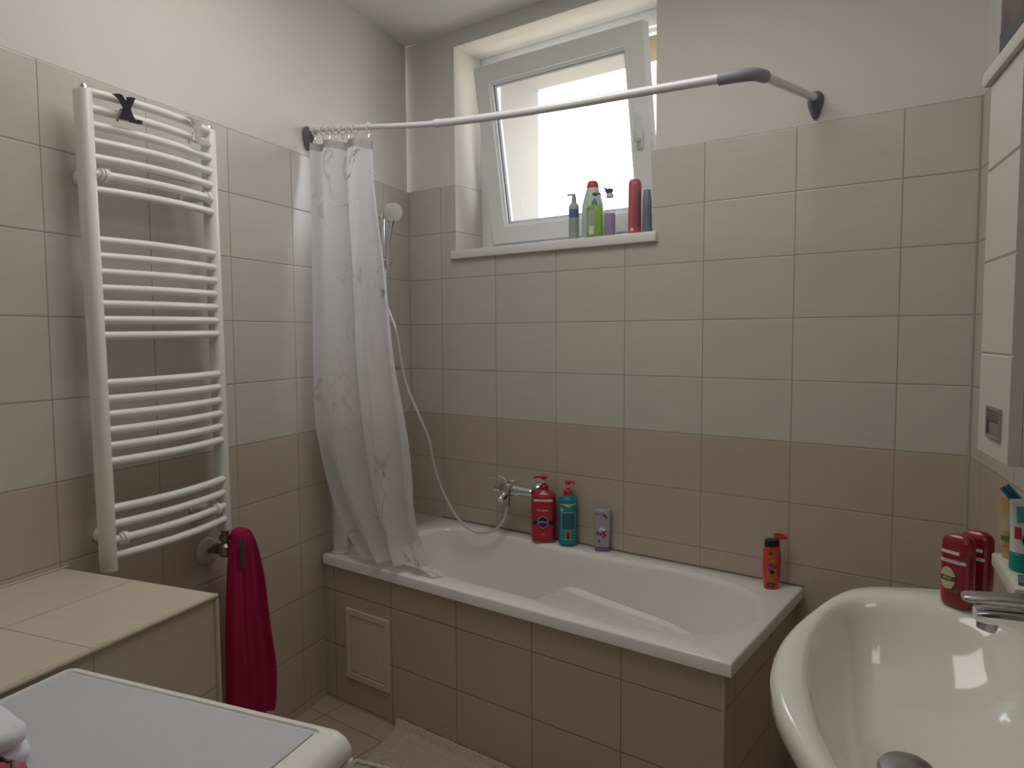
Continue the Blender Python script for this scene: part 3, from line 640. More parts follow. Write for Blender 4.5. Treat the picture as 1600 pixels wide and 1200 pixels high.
# ------------------------------------------------------------------ pink towel hung on the valve
tw = thing('hand_towel', 'crimson pink towel hanging from the radiator valve', 'towel', LW(0.112, 1.21, 0.78), AN)
trow = [(0.805, 1.222, 1.250, 0.016), (0.795, 1.205, 1.262, 0.024), (0.765, 1.190, 1.267, 0.030), (0.72, 1.175, 1.276, 0.030), (0.655, 1.163, 1.284, 0.032), (0.53, 1.148, 1.294, 0.034), (0.45, 1.138, 1.297, 0.036), (0.345, 1.122, 1.300, 0.038), (0.26, 1.124, 1.303, 0.038), (0.205, 1.130, 1.300, 0.034), (0.200, 1.135, 1.296, 0.026)]
C_ = smooth_path([(a, b, c) for a, b, c, d_ in trow], 5); D_ = smooth_path([(d_, 0, 0) for a, b, c, d_ in trow], 5)
bm = bm_new(); rings = []; NT = 96
for (zz, s0, s1), (dd, _, __) in zip(C_, D_):
    k = (0.8 - zz) / 0.6; ring = []
    for i in range(NT):
        a = 2 * math.pi * i / NT; c, s = math.cos(a), math.sin(a)
        sy = (s0 + s1) / 2 + (s1 - s0) / 2 * c
        f = min(1, 3 * k + 0.15)
        fold = 0.011 * f * math.sin(7.5 * c + 1.4 + 1.1 * k) + 0.005 * f * math.sin(17 * c + 2 + 2 * k)
        ring.append(Vector((dd * 0.9 * math.copysign(abs(s) ** 0.6, s) + fold * (1 if s > 0 else 0.4), -(sy - 1.21), zz - 0.78)))
    rings.append(ring)
loft(bm, rings)
M_TOW = mat('crimson_terry', (0.36, 0.018, 0.075), 0.95, spec=0.15, bump=0.003, bscale=420, var=0.18)
obj('towel_cloth', bm, M_TOW, tw, angle=80)
bm = bm_new(); G = []
for v in range(12):
    row = []
    for u in range(5):
        zz = 0.782 - 0.086 * v / 11; sy = 1.252 + 0.022 * u / 4 - 0.006 * math.cos(v) * 0.2
        row.append(bm.verts.new((0.038 + 0.004 * math.sin(u * 1.6) - 0.010 * abs(u / 4 - 0.3), -(sy - 1.21), zz - 0.78)))
    G.append(row)
for v in range(11):
    for u in range(4): bm.faces.new((G[v][u], G[v][u + 1], G[v + 1][u + 1], G[v + 1][u]))
bmesh.ops.solidify(bm, geom=bm.faces[:], thickness=0.003)
obj('grey_band', bm, mat('grey_satin', (0.16, 0.13, 0.14), 0.6), tw)

# ------------------------------------------------------------------ tiled ledge
ld = thing('tiled_ledge', 'low tiled ledge along the side wall below the radiator', 'ledge', LW(0, 0, 0), AN)
struct(ld); ld.name = 'trim_5'
for k in ('label', 'category'): del ld[k]
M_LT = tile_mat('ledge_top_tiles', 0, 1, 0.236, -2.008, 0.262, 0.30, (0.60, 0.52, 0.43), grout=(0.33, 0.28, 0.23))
bm = bm_new(); box(bm, 0.0005, 0.484, -3.6, -1.711, 0.806, 0.816); obj('top_tiles', bm, M_LT, ld, smooth=False)
M_LF = tile_mat('ledge_face_tiles', 1, 2, -2.008, 0.606, 0.30, 0.20, TB, grout=(0.33, 0.28, 0.23))
bm = bm_new(); box(bm, 0.474, 0.484, -3.6, -1.711, 0, 0.806); box(bm, 0.0005, 0.474, -1.721, -1.711, 0, 0.806); obj('face_tiles', bm, M_LF, ld, smooth=False)
bm = bm_new(); box(bm, 0.480, 0.4905, -3.6, -1.707, 0.806, 0.8175, 0.005, 3); box(bm, 0.480, 0.4905, -1.7175, -1.707, 0, 0.806, 0.004, 3); obj('edge_bead', bm, mat('bead_beige', (0.46, 0.38, 0.30), 0.4), ld)
bm = bm_new(); tube(bm, [(0.002, -1.70, 0.818), (0.002, -3.6, 0.818)], 0.003, 8); obj('wall_joint', bm, mat('joint_filler', (0.55, 0.47, 0.40), 0.8), ld)

# ------------------------------------------------------------------ washing machine
WT = 0.820
wm = thing('washing_machine', 'white washing machine with a pale grey inset top beside the tiled ledge', 'washing machine', LW(0.80, 2.36, 0), AN)
M_WM = mat('appliance_white', (0.80, 0.80, 0.76), 0.32)
bm = bm_new(); box(bm, -0.29, 0.278, -0.295, 0.289, 0.012, 0.7815, 0.012, 3); obj('cabinet', bm, M_WM, wm)
bm = bm_new(); rings = []
for ins, z in ((0.004, 0.784), (0.0, 0.787), (0.0, 0.796), (0.004, 0.808), (0.012, 0.816), (0.022, WT), (0.032, WT), (0.034, WT - 0.0035), (0.037, WT - 0.0035)):
    ins_b = ins * (0.72 if ins > 0.01 else 1)
    x0, x1, y0, y1 = -0.29 + ins_b, 0.290 - ins * 1.35, -0.295 + ins, 0.295 - ins_b; r = max(0.004, 0.022 - ins * 0.4); ring = []
    for (cx_, cy_, a0) in ((x1 - r, y1 - r, 0), (x0 + r, y1 - r, 90), (x0 + r, y0 + r, 180), (x1 - r, y0 + r, 270)):
        for k in range(6): a = math.radians(a0 + 90 * k / 5); ring.append(Vector((cx_ + r * math.cos(a), cy_ + r * math.sin(a), z)))
    rings.append(ring)
loft(bm, rings); obj('worktop_rim', bm, M_WM, wm, angle=50)
bm = bm_new(); box(bm, -0.262, 0.238, -0.256, 0.266, WT - 0.003, WT - 0.0008, 0.001, 1)
mtop = mat('grained_top', (0.56, 0.58, 0.62), 0.5, bump=0.0006, bscale=700, var=0.06); obj('top_panel', bm, mtop, wm, angle=30)
bm = bm_new(); box(bm, 0.278, 0.290, -0.290, 0.288, 0.655, 0.781, 0.004); obj('control_panel', bm, M_WM, wm)
bm = bm_new(); lathe(bm, [(0.028, 0.288), (0.026, 0.31), (0.004, 0.312)], 24, 'X', (0, 0.12, 0.72)); obj('programme_knob', bm, M_DCHROME, wm)
bm = bm_new(); lathe(bm, [(0.17, 0.277), (0.17, 0.288), (0.15, 0.30), (0.125, 0.302), (0.115, 0.288), (0.01, 0.284)], 40, 'X', (0, 0, 0.38)); obj('door', bm, M_DCHROME, wm)
for sx_ in (-1, 1):
    for sy_ in (-1, 1):
        bm = bm_new(); lathe(bm, [(0.02, 0.0), (0.02, 0.006), (0.012, 0.008), (0.012, 0.02)], 14, 'Z', (sx_ * 0.25, sy_ * 0.25, 0)); obj('foot', bm, M_GREYP, wm)

# white folded cloth and pink band on the washing machine, at the edge of the picture
M_WTOW = mat('white_terry', (0.78, 0.77, 0.85), 0.95, spec=0.1, bump=0.0012, bscale=500, var=0.05)
cl = thing('folded_towel', 'folded white towel lying on the washing machine', 'towel', LW(0.598, 2.385, WT), AN + math.radians(-14))
for i in range(2):
    bm = bm_new(); rings = []
    for k, (sc_, z) in enumerate(((0.93, 0.0), (0.99, 0.006), (1.0, 0.013), (0.99, 0.020), (0.92, 0.026))):
        rings.append([Vector((p.x * sc_, p.y * sc_, z + 0.0012 * math.sin(j * 0.35 + i * 2))) for j, p in enumerate(circ(96, 0.118, 0.128, 12))])
    loft(bm, rings); obj('fold_layer', bm, M_WTOW, cl, loc=(0.002 * i, -0.003 * i, 0.0275 * i + 0.002), angle=70)
sc = thing('hair_band', 'pink and dark fabric hair band beside the folded white towel', 'hair band', LW(0.755, 2.364, WT + 0.0160), AN)
bm = bm_new(); P_ = []
for i in range(41):
    a = 2 * math.pi * i / 40; P_.append((0.030 * math.cos(a), 0.030 * math.sin(a), 0.003 * math.sin(7 * a)))
tube(bm, P_, [0.0135 + 0.002 * math.sin(11 * i) for i in range(41)], 12, cap=False); obj('band', bm, mat('pink_satin', (0.48, 0.10, 0.17), 0.5), sc)
bm = bm_new(); tube(bm, [(x * 0.999, y * 0.999, z + 0.0145) for x, y, z in P_], 0.0024, 8, cap=False); obj('dark_piping', bm, M_BLACK, sc)

# ------------------------------------------------------------------ washbasin
SZ_ = 0.955
wbn = thing('washbasin', 'cream ceramic washbasin with a bow-shaped front on the right wall', 'washbasin', RW(0, 1.40, 0), AN2)
half_o = [(0.0, -0.435), (0.12, -0.428), (0.24, -0.410), (0.345, -0.388), (0.385, -0.365), (0.420, -0.305), (0.450, -0.235), (0.476, -0.165), (0.497, -0.085), (0.505, 0.0)]
half_i = [(0.150, 0.0), (0.150, -0.12), (0.160, -0.22), (0.200, -0.292), (0.270, -0.325), (0.335, -0.332), (0.384, -0.310), (0.418, -0.255), (0.442, -0.180), (0.458, -0.095), (0.464, 0.0)]
def mirror_pts(h, open_end=False):
    return h
NW = 160; bc = Vector((0.29, 0.0))
# outlines as closed polylines in (n, b), resampled by angle around the basin centre
def closed(h, start_wall):
    if start_wall: pts = h + [(n, -b) for n, b in reversed(h[:-1])]
    else: pts = h + [(n, -b) for n, b in reversed(h[1:-1])]
    return pts
def by_angle(poly, m):
    P = [Vector(p) for p in poly]; out = []
    for i in range(m):
        a = 2 * math.pi * (i + 0.5) / m; d_ = Vector((math.cos(a), math.sin(a))); best = None
        for j in range(len(P)):
            p, q = P[j] - bc, P[(j + 1) % len(P)] - bc; e = q - p; den = d_.x * e.y - d_.y * e.x
            if abs(den) < 1e-12: continue
            t_ = (p.x * e.y - p.y * e.x) / den; u_ = (p.x * d_.y - p.y * d_.x) / den
            if t_ > 0 and -1e-6 <= u_ <= 1 + 1e-6: best = t_ if best is None else min(best, t_)
        out.append(bc + d_ * best)
    return out
def sm2(pts, k=8, close=False):
    q = smooth_path([(a, b, 0) for a, b in pts], k); return [(p.x, p.y) for p in q]
outer = [(0.0, -0.435)] + sm2(half_o[1:4], 5) + sm2(half_o[4:], 6)
outer = outer + [(n, -b) for n, b in reversed(outer[:-1])]
inn = sm2(half_i, 6); inn = inn + [(n, -b) for n, b in reversed(inn[1:-1])]
O = by_angle(outer, NW); I = by_angle(inn, NW)
# soften corners
def soften(P, it):
    for _ in range(it):
        P = [(P[i - 1] + P[i] * 2 + P[(i + 1) % len(P)]) / 4 if P[i].x > 0.02 else P[i] for i in range(len(P))]
    return P
O = soften(O, 3); I = soften(I, 6)
dc = Vector((0.345, -0.012))
def r3(P, z): return [Vector((-p.x, -p.y, z)) for p in P]
def toward(P, c, k): return [p.lerp(c, k) for p in P]
def insw(P, d_):   # inset, leaving the wall side flat
    out = []
    for p in P:
        v = bc - p; v.normalize(); q = p + v * d_
        if p.x < 0.012: q.x = p.x
        out.append(q)
    return out
rings = [r3(insw(O, 0.17), SZ_ - 0.19), r3(insw(O, 0.13), SZ_ - 0.165), r3(insw(O, 0.075), SZ_ - 0.115), r3(insw(O, 0.03), SZ_ - 0.065), r3(insw(O, 0.008), SZ_ - 0.036), r3(O, SZ_ - 0.024),
         r3(insw(O, 0.0005), SZ_ - 0.012), r3(insw(O, 0.004), SZ_ - 0.004), r3(insw(O, 0.011), SZ_)]
mid = [a.lerp(b, 0.86) for a, b in zip(O, I)]
rings.append(r3(mid, SZ_ - 0.001))
prof_b = [(0.0, 0.004), (0.03, 0.010), (0.075, 0.028), (0.14, 0.052), (0.25, 0.080), (0.40, 0.100), (0.60, 0.113), (0.82, 0.119)]
for k, dz in prof_b: rings.append(r3(toward(I, dc, k), SZ_ - dz))
rings.append(r3([dc + (p - dc) * (0.030 / max((p - dc).length, 1e-6)) for p in I], SZ_ - 0.122))
rings.append(r3([dc + (p - dc) * (0.026 / max((p - dc).length, 1e-6)) for p in I], SZ_ - 0.126))
bm = bm_new(); loft(bm, rings, True, True); obj('basin', bm, M_CERAM, wbn, angle=60)
bm = bm_new(); rings = []
for z, rx, ry, cx_ in ((0.0, 0.115, 0.12, 0.17), (0.02, 0.11, 0.115, 0.17), (0.10, 0.085, 0.09, 0.16), (0.45, 0.078, 0.082, 0.16), (0.68, 0.095, 0.10, 0.18), (0.775, 0.15, 0.15, 0.21)):
    rings.append(circ(36, rx, ry, 2.6, z, -cx_, 0))
loft(bm, rings); obj('pedestal', bm, M_CERAM, wbn)
pz = SZ_ - 0.112
bm = bm_new(); lathe(bm, [(0.024, -0.016), (0.024, -0.004), (0.033, 0.000), (0.0335, 0.004), (0.030, 0.009), (0.018, 0.0125), (0.001, 0.0135)], 36)
place(bm, Matrix.Translation((-dc.x, -dc.y, pz)) @ Matrix.Rotation(0.12, 4, 'X')); obj('waste_plug', bm, M_DCHROME, wbn)
# tap
tp_ = thing('basin_tap', 'chrome single-lever mixer tap on the washbasin, cut by the right picture edge', 'tap', RW(0.075, 1.325, SZ_), AN2)
bm = bm_new(); lathe(bm, [(0.027, -0.0005), (0.027, 0.006), (0.022, 0.010), (0.0215, 0.055), (0.024, 0.060), (0.024, 0.088), (0.020, 0.093)], 28); obj('tap_body', bm, M_CHROME, tp_)
bm = bm_new()
rg = []
for x, z, hw_, hh_ in ((-0.005, 0.068, 0.018, 0.013), (-0.06, 0.074, 0.0165, 0.012), (-0.13, 0.077, 0.016, 0.0105), (-0.182, 0.077, 0.0155, 0.0095), (-0.192, 0.0765, 0.012, 0.007)):
    rg.append([Vector((x, p.x, z + p.y)) for p in circ(20, hw_, hh_, 4)])
loft(bm, rg); obj('spout', bm, M_CHROME, tp_)
bm = bm_new(); lathe(bm, [(0.0105, 0.0), (0.0115, 0.004), (0.0115, 0.012), (0.009, 0.012)], 18)
place(bm, Matrix.Translation((-0.180, 0, 0.058)) @ Matrix.Rotation(math.radians(14), 4, 'Y')); obj('aerator', bm, M_DCHROME, tp_)
bm = bm_new(); rg = []
for x, z, hw_, hh_ in ((0.022, 0.101, 0.019, 0.008), (-0.005, 0.102, 0.021, 0.009), (-0.06, 0.101, 0.018, 0.007), (-0.14, 0.099, 0.016, 0.0055), (-0.200, 0.097, 0.014, 0.0045), (-0.206, 0.0965, 0.010, 0.003)):
    rg.append([Vector((x, p.x, z + p.y)) for p in circ(20, hw_, hh_, 4)])
loft(bm, rg); obj('lever', bm, mat('worn_chrome', (0.50, 0.51, 0.53), 0.3, 1.0, var=0.25, bscale=90), tp_)

# ------------------------------------------------------------------ mirror cabinet on the right wall
M_CAB = mat('cabinet_lacquer', (0.66, 0.62, 0.57), 0.3)
mcab = thing('mirror_cabinet', 'tall white bathroom cabinet with grooved door and mirror on the right wall', 'cabinet', RW(0, 0.91, 1.18), AN2)
bm = bm_new(); box(bm, -0.163, -0.0005, -0.18, 0.0, 0, 0.612, 0.002); obj('side_carcass', bm, M_CAB, mcab)
dr_bm = bm_new(); hts = [0.0, 0.166, 0.318, 0.470, 0.612]
poly = [(-0.163, 0.001)]
yy = [0.001]
for i, h_ in enumerate(hts[1:-1]):
    pass
# door with V grooves cut in its front: outline in (depth, z) swept along y
pro = [(-0.1635, 0.001), (-0.1805, 0.001)]
for h_ in (0.166, 0.318, 0.470): pro += [(-0.1805, h_ - 0.003), (-0.1770, h_), (-0.1805, h_ + 0.003)]
pro += [(-0.1805, 0.611), (-0.1635, 0.611)]
A_ = [dr_bm.verts.new((a, -0.001, z)) for a, z in pro]; B_ = [dr_bm.verts.new((a, -0.179, z)) for a, z in pro]
dr_bm.faces.new(A_); dr_bm.faces.new(list(reversed(B_)))
for i in range(len(pro)): dr_bm.faces.new((A_[i], B_[i], B_[(i + 1) % len(pro)], A_[(i + 1) % len(pro)]))
dr = obj('door', dr_bm, M_CAB, mcab, smooth=False)
hy0, hy1, hz0, hz1 = -0.142, -0.062, 0.030, 0.082
bm = bm_new(); flat_frame(bm, 0, hy1 - hy0, 0, hz1 - hz0, 0.006, -0.004, 0.001)
place(bm, Matrix.Translation((-0.1805, hy1, hz0)) @ Matrix.Rotation(-math.pi / 2, 4, 'Z'))
box(bm, -0.1820, -0.1812, hy0 + 0.005, hy1 - 0.005, hz0 + 0.005, hz1 - 0.005)
hd = obj('recessed_handle', bm, M_DCHROME, dr, smooth=False)
bm = bm_new(); rg = []
for k in range(7):
    a = math.pi / 2 * k / 6; rg.append([(-0.1845 + 0.0035 * (1 - math.cos(a)), hy0 + 0.005, hz1 - 0.006 - 0.02 * math.sin(a)), (-0.1845 + 0.0035 * (1 - math.cos(a)), hy1 - 0.005, hz1 - 0.006 - 0.02 * math.sin(a))])
V_ = [[bm.verts.new(p) for p in r] for r in rg]
for a, b in zip(V_, V_[1:]): bm.faces.new((a[0], a[1], b[1], b[0]))
bmesh.ops.solidify(bm, geom=bm.faces[:], thickness=0.001); obj('grip', bm, mat('satin_steel', (0.62, 0.62, 0.60), 0.35, 1.0), hd)
bm = bm_new(); box(bm, -0.150, -0.0005, -0.78, -0.18, 0.0, 0.612, 0.002); obj('centre_carcass', bm, M_CAB, mcab)
bm = bm_new(); box(bm, -0.1545, -0.1505, -0.778, -0.184, 0.003, 0.609, 0.001); obj('mirror', bm, mat('mirror_glass', (0.75, 0.78, 0.80), 0.02, 1.0), mcab, smooth=False)
bm = bm_new(); pr_ = [(-0.0005, 0.016), (-0.190, 0.016), (-0.190, -0.60), (-0.0005, -0.60)]
prism(bm, pr_, 0.6125, 0.638, bev=0.005); obj('top_board', bm, M_CAB, mcab)
# small shelf under it
M_SHELF = mat('shelf_white', (0.66, 0.65, 0.58), 0.3)
sh = thing('wall_shelf', 'small cream wall shelf holding toothpaste above the washbasin', 'shelf', RW(0, 1.10, 1.030), AN2)
bm = bm_new(); prism(bm, [(-0.0005, 0.0), (-0.198, 0.0), (-0.212, -0.172), (-0.0005, -0.172)], 0, 0.022, bev=0.004); obj('board', bm, M_SHELF, sh)
bm = bm_new(); prism(bm, [(-0.0005, -0.085), (-0.0005, -0.014), (-0.090, -0.004), (-0.0005, -0.004)][::-1] if False else [(-0.0005, -0.06), (-0.0005, 0.0), (-0.12, 0.0)], -0.092, -0.080, 'Y'); obj('bracket', bm, M_SHELF, sh)
gt = tag(obj('grey_tray', prism_bm if False else (lambda b: (prism(b, [(-0.205, -0.158), (-0.196, -0.120), (-0.13, -0.120), (-0.13, -0.160)], 0, 0.004, bev=0.001), b)[1])(bm_new()), M_GREYP, loc=RW(0, 1.10, 1.0525), rotz=AN2), 'flat dark grey plate lying on the front corner of the small shelf', 'tray')

# ------------------------------------------------------------------ bottles
def interp(sec, z):
    for (z0, a0, b0), (z1, a1, b1) in zip(sec, sec[1:]):
        if z0 <= z <= z1:
            k = (z - z0) / (z1 - z0) if z1 > z0 else 0; return a0 + (a1 - a0) * k, b0 + (b1 - b0) * k
    return sec[-1][1], sec[-1][2]
class Bottle:
    def __init__(s, name, label, cat, loc, face, sec, m, e=2.0, n=40, group=None, body='body'):
        s.t = thing(name, label, cat, loc, face, group); s.sec = sec; s.e = e
        bm = bm_new(); loft(bm, [circ(n, max(rx, 1e-4), max(ry, 1e-4), e, z) for z, rx, ry in sec]); s.body = obj(body, bm, m, s.t, angle=40)
    def fy(s, x, z, off=0.0005):
        rx, ry = interp(s.sec, z); q = min(0.999, abs(x) / rx); return -(ry * (1 - q ** s.e) ** (1 / s.e)) - off
    def rect(s, name, x0, x1, z0, z1, m, off=0.0005, nu=14, nv=6, parent=None):
        bm = bm_new(); V = [[bm.verts.new((x0 + (x1 - x0) * u / nu, s.fy(x0 + (x1 - x0) * u / nu, z0 + (z1 - z0) * v / nv, off), z0 + (z1 - z0) * v / nv)) for u in range(nu + 1)] for v in range(nv + 1)]
        for v in range(nv):
            for u in range(nu): bm.faces.new((V[v][u], V[v][u + 1], V[v + 1][u + 1], V[v + 1][u]))
        return obj(name, bm, m, parent or s.t)
    def poly(s, name, pts, m, off=0.0007, nu=14, parent=None):
        xs = [p[0] for p in pts]; x0, x1 = min(xs) + 1e-5, max(xs) - 1e-5; bm = bm_new(); V = []
        for u in range(nu + 1):
            x = x0 + (x1 - x0) * u / nu; zz = []
            for (ax, az), (bx, bz) in zip(pts, pts[1:] + pts[:1]):
                if (ax - x) * (bx - x) <= 0 and ax != bx: zz.append(az + (bz - az) * (x - ax) / (bx - ax))
            V.append([bm.verts.new((x, s.fy(x, z_, off), z_)) for z_ in (min(zz), (min(zz) + max(zz)) / 2, max(zz) + 1e-5)])
        for u in range(nu):
            for k in (0, 1): bm.faces.new((V[u][k], V[u + 1][k], V[u + 1][k + 1], V[u][k + 1]))
        return obj(name, bm, m, parent or s.t)
    def text(s, name, txt, x, z, size, m, off=0.0009, parent=None, bold=0.0, spx=1.0):
        cu = bpy.data.curves.new(name, 'FONT'); cu.body = txt; cu.size = size; cu.align_x = 'CENTER'; cu.align_y = 'CENTER'; cu.resolution_u = 3; cu.offset = bold
        to = bpy.data.objects.new(name, cu); COL.objects.link(to); dg = bpy.context.evaluated_depsgraph_get()
        me = bpy.data.meshes.new_from_object(to.evaluated_get(dg)); bpy.data.objects.remove(to, do_unlink=True)
        for v in me.vertices:
            px, pz_ = x + v.co.x * spx, z + v.co.y; v.co = (px, s.fy(px, pz_, off), pz_)
        me.materials.clear(); me.materials.append(m); ob = bpy.data.objects.new(name, me); COL.objects.link(ob); ob.parent = parent or s.t; return ob
def pump(t, z, r, m, mstem, ang=0.0, k=1.0, long=0.04):
    """collar, stem and nozzle head standing on z"""
    bm = bm_new(); lathe(bm, [(r, z), (r, z + 0.018 * k), (r * 0.86, z + 0.021 * k), (r * 0.45, z + 0.023 * k), (r * 0.42, z + 0.030 * k)], 24); obj('pump_collar', bm, m, t)
    bm = bm_new(); lathe(bm, [(0.0042 * k, z + 0.029 * k), (0.0042 * k, z + 0.042 * k)], 14); obj('pump_stem', bm, mstem, t)
    bm = bm_new(); zt = z + 0.042 * k
    lathe(bm, [(0.006 * k, zt), (0.0115 * k, zt + 0.004 * k), (0.0135 * k, zt + 0.010 * k), (0.012 * k, zt + 0.014 * k)], 20)
    rg = []
    for x, dz, w_, h_ in ((0.004, 0.009, 0.0075, 0.0048), (-0.6 * long, 0.010, 0.0055, 0.0042), (-long, 0.007, 0.0042, 0.0034), (-long - 0.003, 0.003, 0.003, 0.003)):
        rg.append([Vector((x, p.x * k, zt + dz * k + p.y * k)) for p in circ(12, w_, h_)])
    Rz = Matrix.Rotation(ang, 4, 'Z'); loft(bm, [[Rz @ p for p in r_] for r_ in rg]); obj('pump_head', bm, m, t)
M_RED = mat('deep_red_plastic', (0.36, 0.012, 0.03), 0.3, coat=0.3)
M_RED2 = mat('bright_red_plastic', (0.55, 0.02, 0.06), 0.35)
M_WHT = mat('print_white', (0.75, 0.72, 0.70), 0.5); M_NAVY = mat('print_navy', (0.012, 0.02, 0.055), 0.5)
M_TEAL = mat('teal_plastic', (0.005, 0.22, 0.27), 0.3); M_TRANSP = mat('milky_plastic', (0.70, 0.70, 0.68), 0.3)
M_SILVERP = mat('print_silver', (0.45, 0.45, 0.47), 0.4)
FC = math.radians(28)   # bottles on the rim look roughly at the doorway
# red pump bottle
b_ = Bottle('pump_bottle', 'large red pump bottle with navy hexagon badge on the tub rim beside the tap', 'bottle', (0.772, -0.052, TZ + 0.0005), FC,
            [(0, 0.043, 0.029), (0.004, 0.047, 0.033), (0.012, 0.049, 0.035), (0.17, 0.0495, 0.035), (0.186, 0.047, 0.033), (0.197, 0.038, 0.027), (0.203, 0.022, 0.020), (0.206, 0.019, 0.018)], M_RED, 2.8)
pump(b_.t, 0.2045, 0.0175, M_RED, M_TRANSP, math.radians(-5))
lab = b_.rect('front_label', -0.038, 0.038, 0.014, 0.168, mat('label_red', (0.42, 0.02, 0.035), 0.4), 0.0004)
b_.rect('white_stripe', -0.037, 0.037, 0.166, 0.174, M_WHT, 0.0008, parent=lab)
b_.rect('side_band', -0.040, 0.042, 0.073, 0.090, M_NAVY, 0.0008, parent=lab)
hexp = [(0.023 * math.sin(math.radians(60 * i)), 0.084 + 0.026 * math.cos(math.radians(60 * i))) for i in range(6)]
b_.poly('badge_edge', hexp, M_SILVERP, 0.0012, parent=lab)
b_.poly('badge', [(x * 0.9, 0.084 + (z - 0.084) * 0.9) for x, z in hexp], M_NAVY, 0.0016, parent=lab)
b_.text('badge_text', 'CAPTAIN', 0, 0.084, 0.0088, M_WHT, 0.0020, parent=lab, bold=0.0001)
b_.text('brand_text', 'Old Spice', -0.002, 0.131, 0.0115, M_WHT, 0.0010, parent=lab)
b_.text('stripe_text', 'SHOWER GEL', 0, 0.170, 0.0050, M_RED, 0.0011, parent=lab)
b_.text('size_text', '3 IN 1', 0.002, 0.036, 0.0068, M_WHT, 0.0010, parent=lab)
# teal pump bottle
b_ = Bottle('pump_bottle', 'teal pump bottle with red pump head standing on the tub rim', 'bottle', (0.878, -0.042, TZ + 0.0005), FC + 0.1,
            [(0, 0.031, 0.030), (0.004, 0.035, 0.034), (0.012, 0.036, 0.035), (0.175, 0.036, 0.035), (0.186, 0.034, 0.033), (0.194, 0.025, 0.024), (0.197, 0.018, 0.018)], M_TEAL, 2.0)
pump(b_.t, 0.196, 0.0165, M_RED2, M_TRANSP, math.radians(170), long=0.026)
lab = b_.rect('front_label', -0.028, 0.029, 0.016, 0.172, mat('label_teal', (0.01, 0.25, 0.30), 0.4), 0.0004)
M_CREAMP = mat('print_cream', (0.55, 0.57, 0.40), 0.5)
for k, (x0, x1, z0, z1) in enumerate(((-0.030, 0.031, 0.163, 0.168), (-0.026, 0.027, 0.135, 0.1365), (-0.026, -0.025, 0.045, 0.136), (0.026, 0.027, 0.045, 0.136), (-0.026, 0.027, 0.064, 0.0655), (-0.026, 0.027, 0.028, 0.0295))):
    b_.rect('label_line', x0, x1, z0, z1, M_CREAMP, 0.0008, parent=lab)
b_.poly('bird_print', [(-0.026, 0.166), (-0.008, 0.160), (0.0, 0.154), (0.010, 0.160), (0.027, 0.166), (0.0, 0.162)], M_CREAMP, 0.0010, parent=lab)
b_.poly('leaf_print', [(-0.030, 0.152), (-0.022, 0.150), (-0.016, 0.143), (-0.020, 0.140), (-0.028, 0.138)], M_CREAMP, 0.0010, parent=lab)
b_.rect('text_block', -0.022, 0.022, 0.070, 0.130, mat('label_dusk', (0.02, 0.12, 0.15), 0.5), 0.0008, parent=lab)
b_.rect('picture_frame', -0.011, 0.010, 0.027, 0.062, mat('print_ochre', (0.38, 0.30, 0.16), 0.5), 0.0011, parent=lab)
b_.rect('picture', -0.007, 0.006, 0.031, 0.058, mat('print_brown', (0.10, 0.05, 0.03), 0.5), 0.0014, parent=lab)
# lavender tube standing on its cap
b_ = Bottle('shampoo_bottle', 'flat lavender bottle with violet cap and flower print beside the teal pump bottle', 'bottle', (1.024, -0.030, TZ + 0.0005), FC,
            [(0, 0.026, 0.017), (0.002, 0.028, 0.0185), (0.017, 0.0285, 0.019)], mat('violet_cap', (0.17, 0.13, 0.27), 0.4), 3.0, body='cap')
b2 = Bottle.__new__(Bottle); b2.t = b_.t; b2.e = 3.0; b2.sec = [(0.0175, 0.0278, 0.018), (0.03, 0.0285, 0.018), (0.10, 0.0315, 0.016), (0.150, 0.0325, 0.0125), (0.158, 0.0325, 0.010), (0.160, 0.031, 0.008)]
bm = bm_new(); loft(bm, [circ(40, rx, ry, 3.0, z) for z, rx, ry in b2.sec]); b2.body = obj('body', bm, mat('lavender_plastic', (0.36, 0.34, 0.41), 0.35), b2.t, angle=40)
M_VIO = mat('print_violet', (0.09, 0.06, 0.13), 0.5); M_BERRY = mat('print_berry', (0.30, 0.03, 0.10), 0.5)
b2.text('brand_text', 'Dove', -0.010, 0.142, 0.016, M_VIO, 0.0006)
for (x, z, r, m) in ((0.008, 0.137, 0.006, M_VIO), (0.015, 0.130, 0.005, M_VIO), (-0.016, 0.070, 0.007, M_BERRY), (-0.006, 0.066, 0.006, M_BERRY), (0.005, 0.070, 0.007, M_BERRY), (0.012, 0.062, 0.006, M_BERRY), (0.010, 0.080, 0.006, M_VIO), (0.004, 0.056, 0.005, M_BERRY), (-0.012, 0.040, 0.005, M_VIO)):
    b2.poly('flower_print', [(x + r * math.cos(a * 1.0472), z + r * math.sin(a * 1.0472)) for a in range(6)], m, 0.0007, nu=6)
b2.poly('swirl_print', [(-0.014, 0.086), (-0.004, 0.093), (0.010, 0.089), (0.012, 0.078), (0.0, 0.082), (-0.012, 0.079)], M_WHT, 0.0009)
